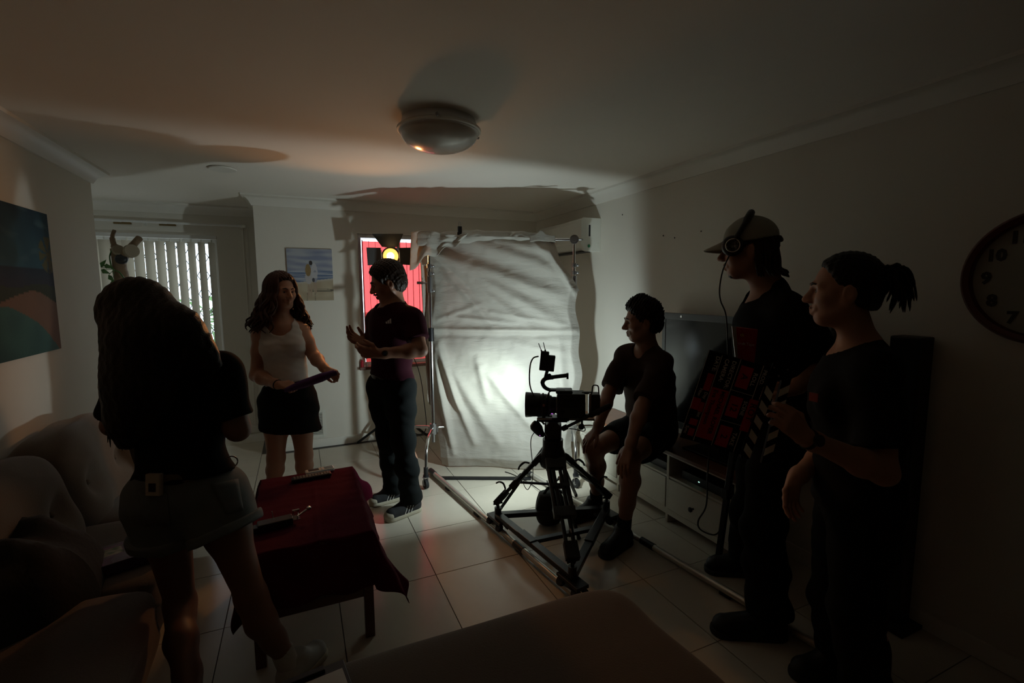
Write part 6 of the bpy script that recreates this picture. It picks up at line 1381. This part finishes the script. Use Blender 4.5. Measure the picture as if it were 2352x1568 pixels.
tee(P5, J, cloth_mat('black_tee', (.0035,.0035,.004)), 1.18, .70, J['pel']-ZV*.04, .30, seed=11, sl_r=.086, fold=1.2, drape=.165)
trousers(P5, J, cloth_mat('black_trousers', (.003,.003,.003)), J['pel']+ZV*.05, 1.04, 1.0, rk=.084, ra=.085, seed=12, fold=1.4, name='trousers')
shoe(P5, 'shoe', hl_, tl_, 1.16, bs, 'black_rubber', h=.12); shoe(P5, 'shoe', hr_, tr_, 1.16, bs, 'black_rubber', h=.12)

# ================================================================== woman with a ponytail holding the clapperboard
fw = dirv(-.93,.25); lfv = ZV.cross(fw); D6 = 1.64
J = dict(female=True, fwd=fw, pel=at(1968,1120,D6), neck=at(1978,805,D6), shl=at(2012,860,D6-.15), shr=at(1952,848,D6+.15), hl=at(1985,1150,D6-.07), hr=at(1950,1145,D6+.08),
         ell=at(2030,1085,D6-.20), elr=at(1900,1040,D6+.16), wrl=at(1846,1003,D6-.24), wrr=at(1826,1098,D6+.02), knl=at(1965,1395,D6-.08), knr=at(1915,1370,D6+.10))
a = onz(1985,1640); J['anl'] = Vector((a.x,a.y,.10)); a = onz(1925,1545); J['anr'] = Vector((a.x,a.y,.10))
P6 = thing('person', 'smiling woman in black with a ponytail holding the clapperboard', 'person', (J['pel'].x,J['pel'].y,0), 'film crew in the room')
hd = at(1938,668,D6); hf = dirv(-.88,.45,.0); F = Field()
torso(F, J['pel'], J['neck'], J['shl'], J['shr'], J['hl'], J['hr'], fw, True, 1.0); arm(F, J['shl'], J['ell'], J['wrl'], .95); arm(F, J['shr'], J['elr'], J['wrr'], .95); leg(F, J['hl'], J['knl'], J['anl'], 1.0, -fw); leg(F, J['hr'], J['knr'], J['anr'], 1.0, -fw)
p, M = head_prims(F, hd, hf, dirv(.06,0,1), .97, 1); F.cap(p(0,-.02,-.065), J['neck'], .050, .056, .035)
hdir = (at(1786,940,D6-.26)-J['wrl']).normalized()
hand_prims(F, J['wrl'], hdir, dirv(.05,.85,-.3), -1, (.85,.95,1.05,1.1), .02, .15, .92, .35)
hand_prims(F, J['wrr'], dirv(-.15,0,-1), dirv(.3,-.9,0), 1, (.5,.55,.6,.65), .03, .25, .9, .2)
obj('body', mesh_field(F, .007, [(p(0,.01,-.01),.17,.003),(J['wrl']+hdir*.08,.12,.0026),(J['wrr']-ZV*.08,.12,.003)]), SKIN, P6, smooth='all')
face_parts(P6, p, M, .97, M_HAIR['dark'], 1)
hh = hair_cap(P6, p, M, .98, M_HAIR['black'], (.050,.058), -.06, .007, .0014, .004, .62, 'hair', None, 12)
mb = MB(); pb = p(0,-.105,.045); mb.tube([pb+Vector(M[1])*.008, pb-Vector(M[1])*.022], .026, 16); obj('hair_band', mb, 'black_rubber', hh)
mb = MB(); rnd = random.Random(6)
for i in range(80):
    o = Vector((rnd.uniform(-1,1),rnd.uniform(-1,1),rnd.uniform(-1,1)))*.012; L_ = rnd.uniform(.5,.95); v = Vector((rnd.uniform(-1,1),rnd.uniform(-1,1),rnd.uniform(-1,1)))*.03
    q0 = pb+o; q1 = pb-Vector(M[1])*.032+ZV*.016+o*1.6+v*.3; q2 = pb-Vector(M[1])*(.046)-ZV*.035*L_+o*1.8+v*.6; q3 = pb-Vector(M[1])*(.042)-ZV*.095*L_+o*1.5+v*1.1; mb.tube(spline([q0,q1,q2,q3],4), [.005]*8+[.0035]*4+[.0007], 6)
lk = obj('ponytail', mb, M_HAIR['black'], hh, smooth='all'); lk['kind'] = 'stuff'
tee(P6, J, cloth_mat('charcoal_tee', (.0055,.0055,.006)), 1.12, .72, J['pel']-ZV*.05, .25, seed=15, sl_r=.076, fold=1.2, drape=.150, neck_r=.068, neck_lo=.01)
trousers(P6, J, cloth_mat('black_leggings', (.003,.003,.003)), J['pel']+ZV*.05, 1.02, .98, rk=.078, ra=.075, seed=16, name='trousers')
for nm in ('l','r'):
    an = J['an'+nm]; dd = dirv(-.95,-.1); shoe(P6, 'shoe', an-dd*.06, an+dd*.21, 1.05, bs, 'black_rubber')
watch(P6, J['wrl'], J['ell'], 'black_plastic', 'black_rubber', dirv(-.2,-.9,.35), .98)
mb = MB(); q = at(1869,912,D6-.10); mb.box(q, (.004,.03,.028), Matrix.Rotation(-YAW+.4,3,'Z')); obj('badge', mb, mat('red_badge', (.28,.03,.012), .6), P6, label='small red patch on the shirt front')
# ================================================================== clapperboard (hinge at the top, readable side towards the camera, turned sideways)
DC = 1.44
tl, tr, br, bl = at(1632,806,DC), at(1757,838,DC), at(1690,1042,DC), at(1560,1002,DC)
RX = ((br-tr)+(bl-tl)).normalized(); UY = ((tr-tl)+(br-bl)); UY = (UY-RX*UY.dot(RX)).normalized(); NZ = RX.cross(UY)
if NZ.dot(_f) > 0: NZ = -NZ
WB, HB = ((br-tr).length+(bl-tl).length)/2, ((tr-tl).length+(br-bl).length)/2; O = (tl+tr+br+bl)/4-RX*WB/2-UY*HB/2
flip = RX.cross(UY).dot(NZ) < 0
ck = thing('clapperboard', 'black film clapperboard with red tape labels held by the ponytailed woman', 'clapperboard', O)
def cp_(x, y, z=0): return O+RX*(WB*x)+UY*(HB*y)+NZ*z
def plate(x0, x1, y0, y1, z0, z1, m, name, parent=ck, label=None, skew=0):
    mb = MB(); q = [cp_(x0,y0,z0), cp_(x1,y0,z0), cp_(x1+skew,y1,z0), cp_(x0+skew,y1,z0)]; mb.prism(q, NZ*(z1-z0)); return obj(name, mb, m, parent, label=label)
slate = mat('slate_black', (.006,.006,.0065), .7, var=.15, spec=.15); wl_ = mat('slate_white', (.72,.70,.66), .7, var=.08); tape = mat('red_tape', (.60,.015,.022), .55, var=.2, nscale=30); ink = mat('marker_ink', (.03,.004,.006), .7)
bd = plate(0, 1, 0, 1.085, -.004, 0, slate, 'board')
for y in (.235,.560,.965): plate(.0 if y > .3 else .02, .99, y-.0045, y+.0045, .0, .0008, wl_, 'printed_line', bd)
for x in (.345,.69): plate(x-.0025, x+.0025, .560, .965, .0, .0008, wl_, 'printed_line', bd)
def wr_(t, x, y, sz, m=wl_, nm='lettering', par=bd, bold=.0002): obj(nm, text_mesh(t, sz, cp_(x,y,.0012), RX, UY, .0006, 'LEFT', bold), m, par)
LS = WB*.062
wr_('PROD.', .04, .99, LS*.95); wr_('ROLL', .10, .85, LS); wr_('SCENE', .42, .85, LS*.9); wr_('TAKE', .78, .85, LS)
wr_('DIRECTOR:', .04, .435, LS); wr_('CAMERA:', .04, .31, LS); wr_('DATE:', .04, .145, LS); wr_('Day', .445, .15, LS*.8); wr_('Filter', .42, .05, LS*.7); wr_('Int', .675, .15, LS*.8); wr_('Sync', .85, .03, LS*.8)
for (x0, x1, y0, y1) in ((.06,.30,.60,.82),(.40,.63,.60,.82),(.74,.97,.60,.82),(.37,.94,.245,.545),(.38,.74,.93,1.12),(.24,.43,.10,.215),(.53,.66,.0,.135),(.56,.67,.14,.215),(.76,.83,.06,.2),(.865,.95,.10,.2)):
    plate(x0, x1, y0, y1, .0010, .0016, tape, 'tape_label', bd, label='strip of red tape')
def ink_(t, x, y, sz): obj('handwriting', text_mesh(t, sz, cp_(x,y,.0022), RX, UY, .0005, 'LEFT', .0004), ink, bd)
ink_('MICHAEL ROPER', .385, .42, WB*.066); ink_('Eva Thompson', .39, .29, WB*.066); ink_('ROT', .42, .97, WB*.10); ink_('A', .14, .66, WB*.10); ink_('12', .47, .66, WB*.10); ink_('2', .83, .66, WB*.10)
# clap sticks: fixed one along the board's upper edge, the other opened on the hinge
def stick(y0, ang, name, mirror):
    h = cp_(.02, y0+.075, .0); rx = RX*math.cos(ang)+UY*math.sin(ang); uy = UY*math.cos(ang)-RX*math.sin(ang); wd = HB*.155
    mb = MB(); mb.prism([h-uy*wd/2-rx*.02, h-uy*wd/2+rx*WB, h+uy*wd/2+rx*WB, h+uy*wd/2-rx*.02], NZ*.011); st_ = obj(name, mb, slate, ck, bevel=.001)
    for i in range(5):
        a = WB*(.17+.165*i); sk_ = WB*.07*(-1 if mirror else 1); b0_ = h+rx*a+NZ*.0112; m2 = MB(); m2.prism([b0_-uy*wd*.48, b0_-uy*wd*.48+rx*WB*.085, b0_+uy*wd*.48+rx*(WB*.085+sk_), b0_+uy*wd*.48+rx*sk_], NZ*.0008); obj('white_stripe', m2, wl_, st_)
    return st_
stick(1.09, 0, 'lower_stick', False); stick(1.30, math.radians(6.0), 'upper_stick', True)
mb = MB()
for x, y in ((-.01,1.10),(-.03,1.33),(.06,1.22)): mb.cyl(cp_(x,y,.010), cp_(x,y,.0145), .0035, n=12)
obj('hinge_screws', mb, 'chrome', ck); mb = MB(); mb.prism([cp_(-.06,1.07,.009), cp_(.09,1.07,.009), cp_(.10,1.46,.009), cp_(-.06,1.46,.009)], NZ*.002); obj('hinge_plate', mb, slate, ck)
# red tape packet above the board
pk = thing('tape_packet', 'red shiny packet of craft tape just above the clapperboard', 'packet', at(1715,835,DC+.04))
P_ = [at(x, y, DC+.04) for x, y in ((1690,750),(1742,756),(1734,834),(1694,826))]
mb = MB(); nn = (P_[1]-P_[0]).cross(P_[3]-P_[0]).normalized(); nn = nn if nn.dot(_f) < 0 else -nn; mb.prism(P_, -nn*.018); obj('packet', mb, mat('red_film', (.42,.02,.024), .2, var=.4, nscale=30, coat=.5), pk, bevel=.003)
pr_ = (P_[1]-P_[0]).normalized(); pu_ = (P_[0]-P_[3]).normalized()
obj('lettering', text_mesh('ch', .014, P_[0]+pr_*.012-pu_*.028+nn*.0005, pr_, pu_, .0006, 'LEFT', .0003), mat('yellow_print', (.8,.6,.08), .6), pk); obj('lettering', text_mesh('craft Tape', .0125, P_[0]+pr_*.004-pu_*.055+nn*.0005, pr_, pu_, .0006), mz, pk)
mb = MB(); mb.prism([P_[0]-pr_*.012, P_[0]+pr_*.001, P_[3]+pr_*.001, P_[3]-pr_*.006], -nn*.004); obj('clear_flap', mb, mat('clear_film', (.4,.38,.34), .15), pk)
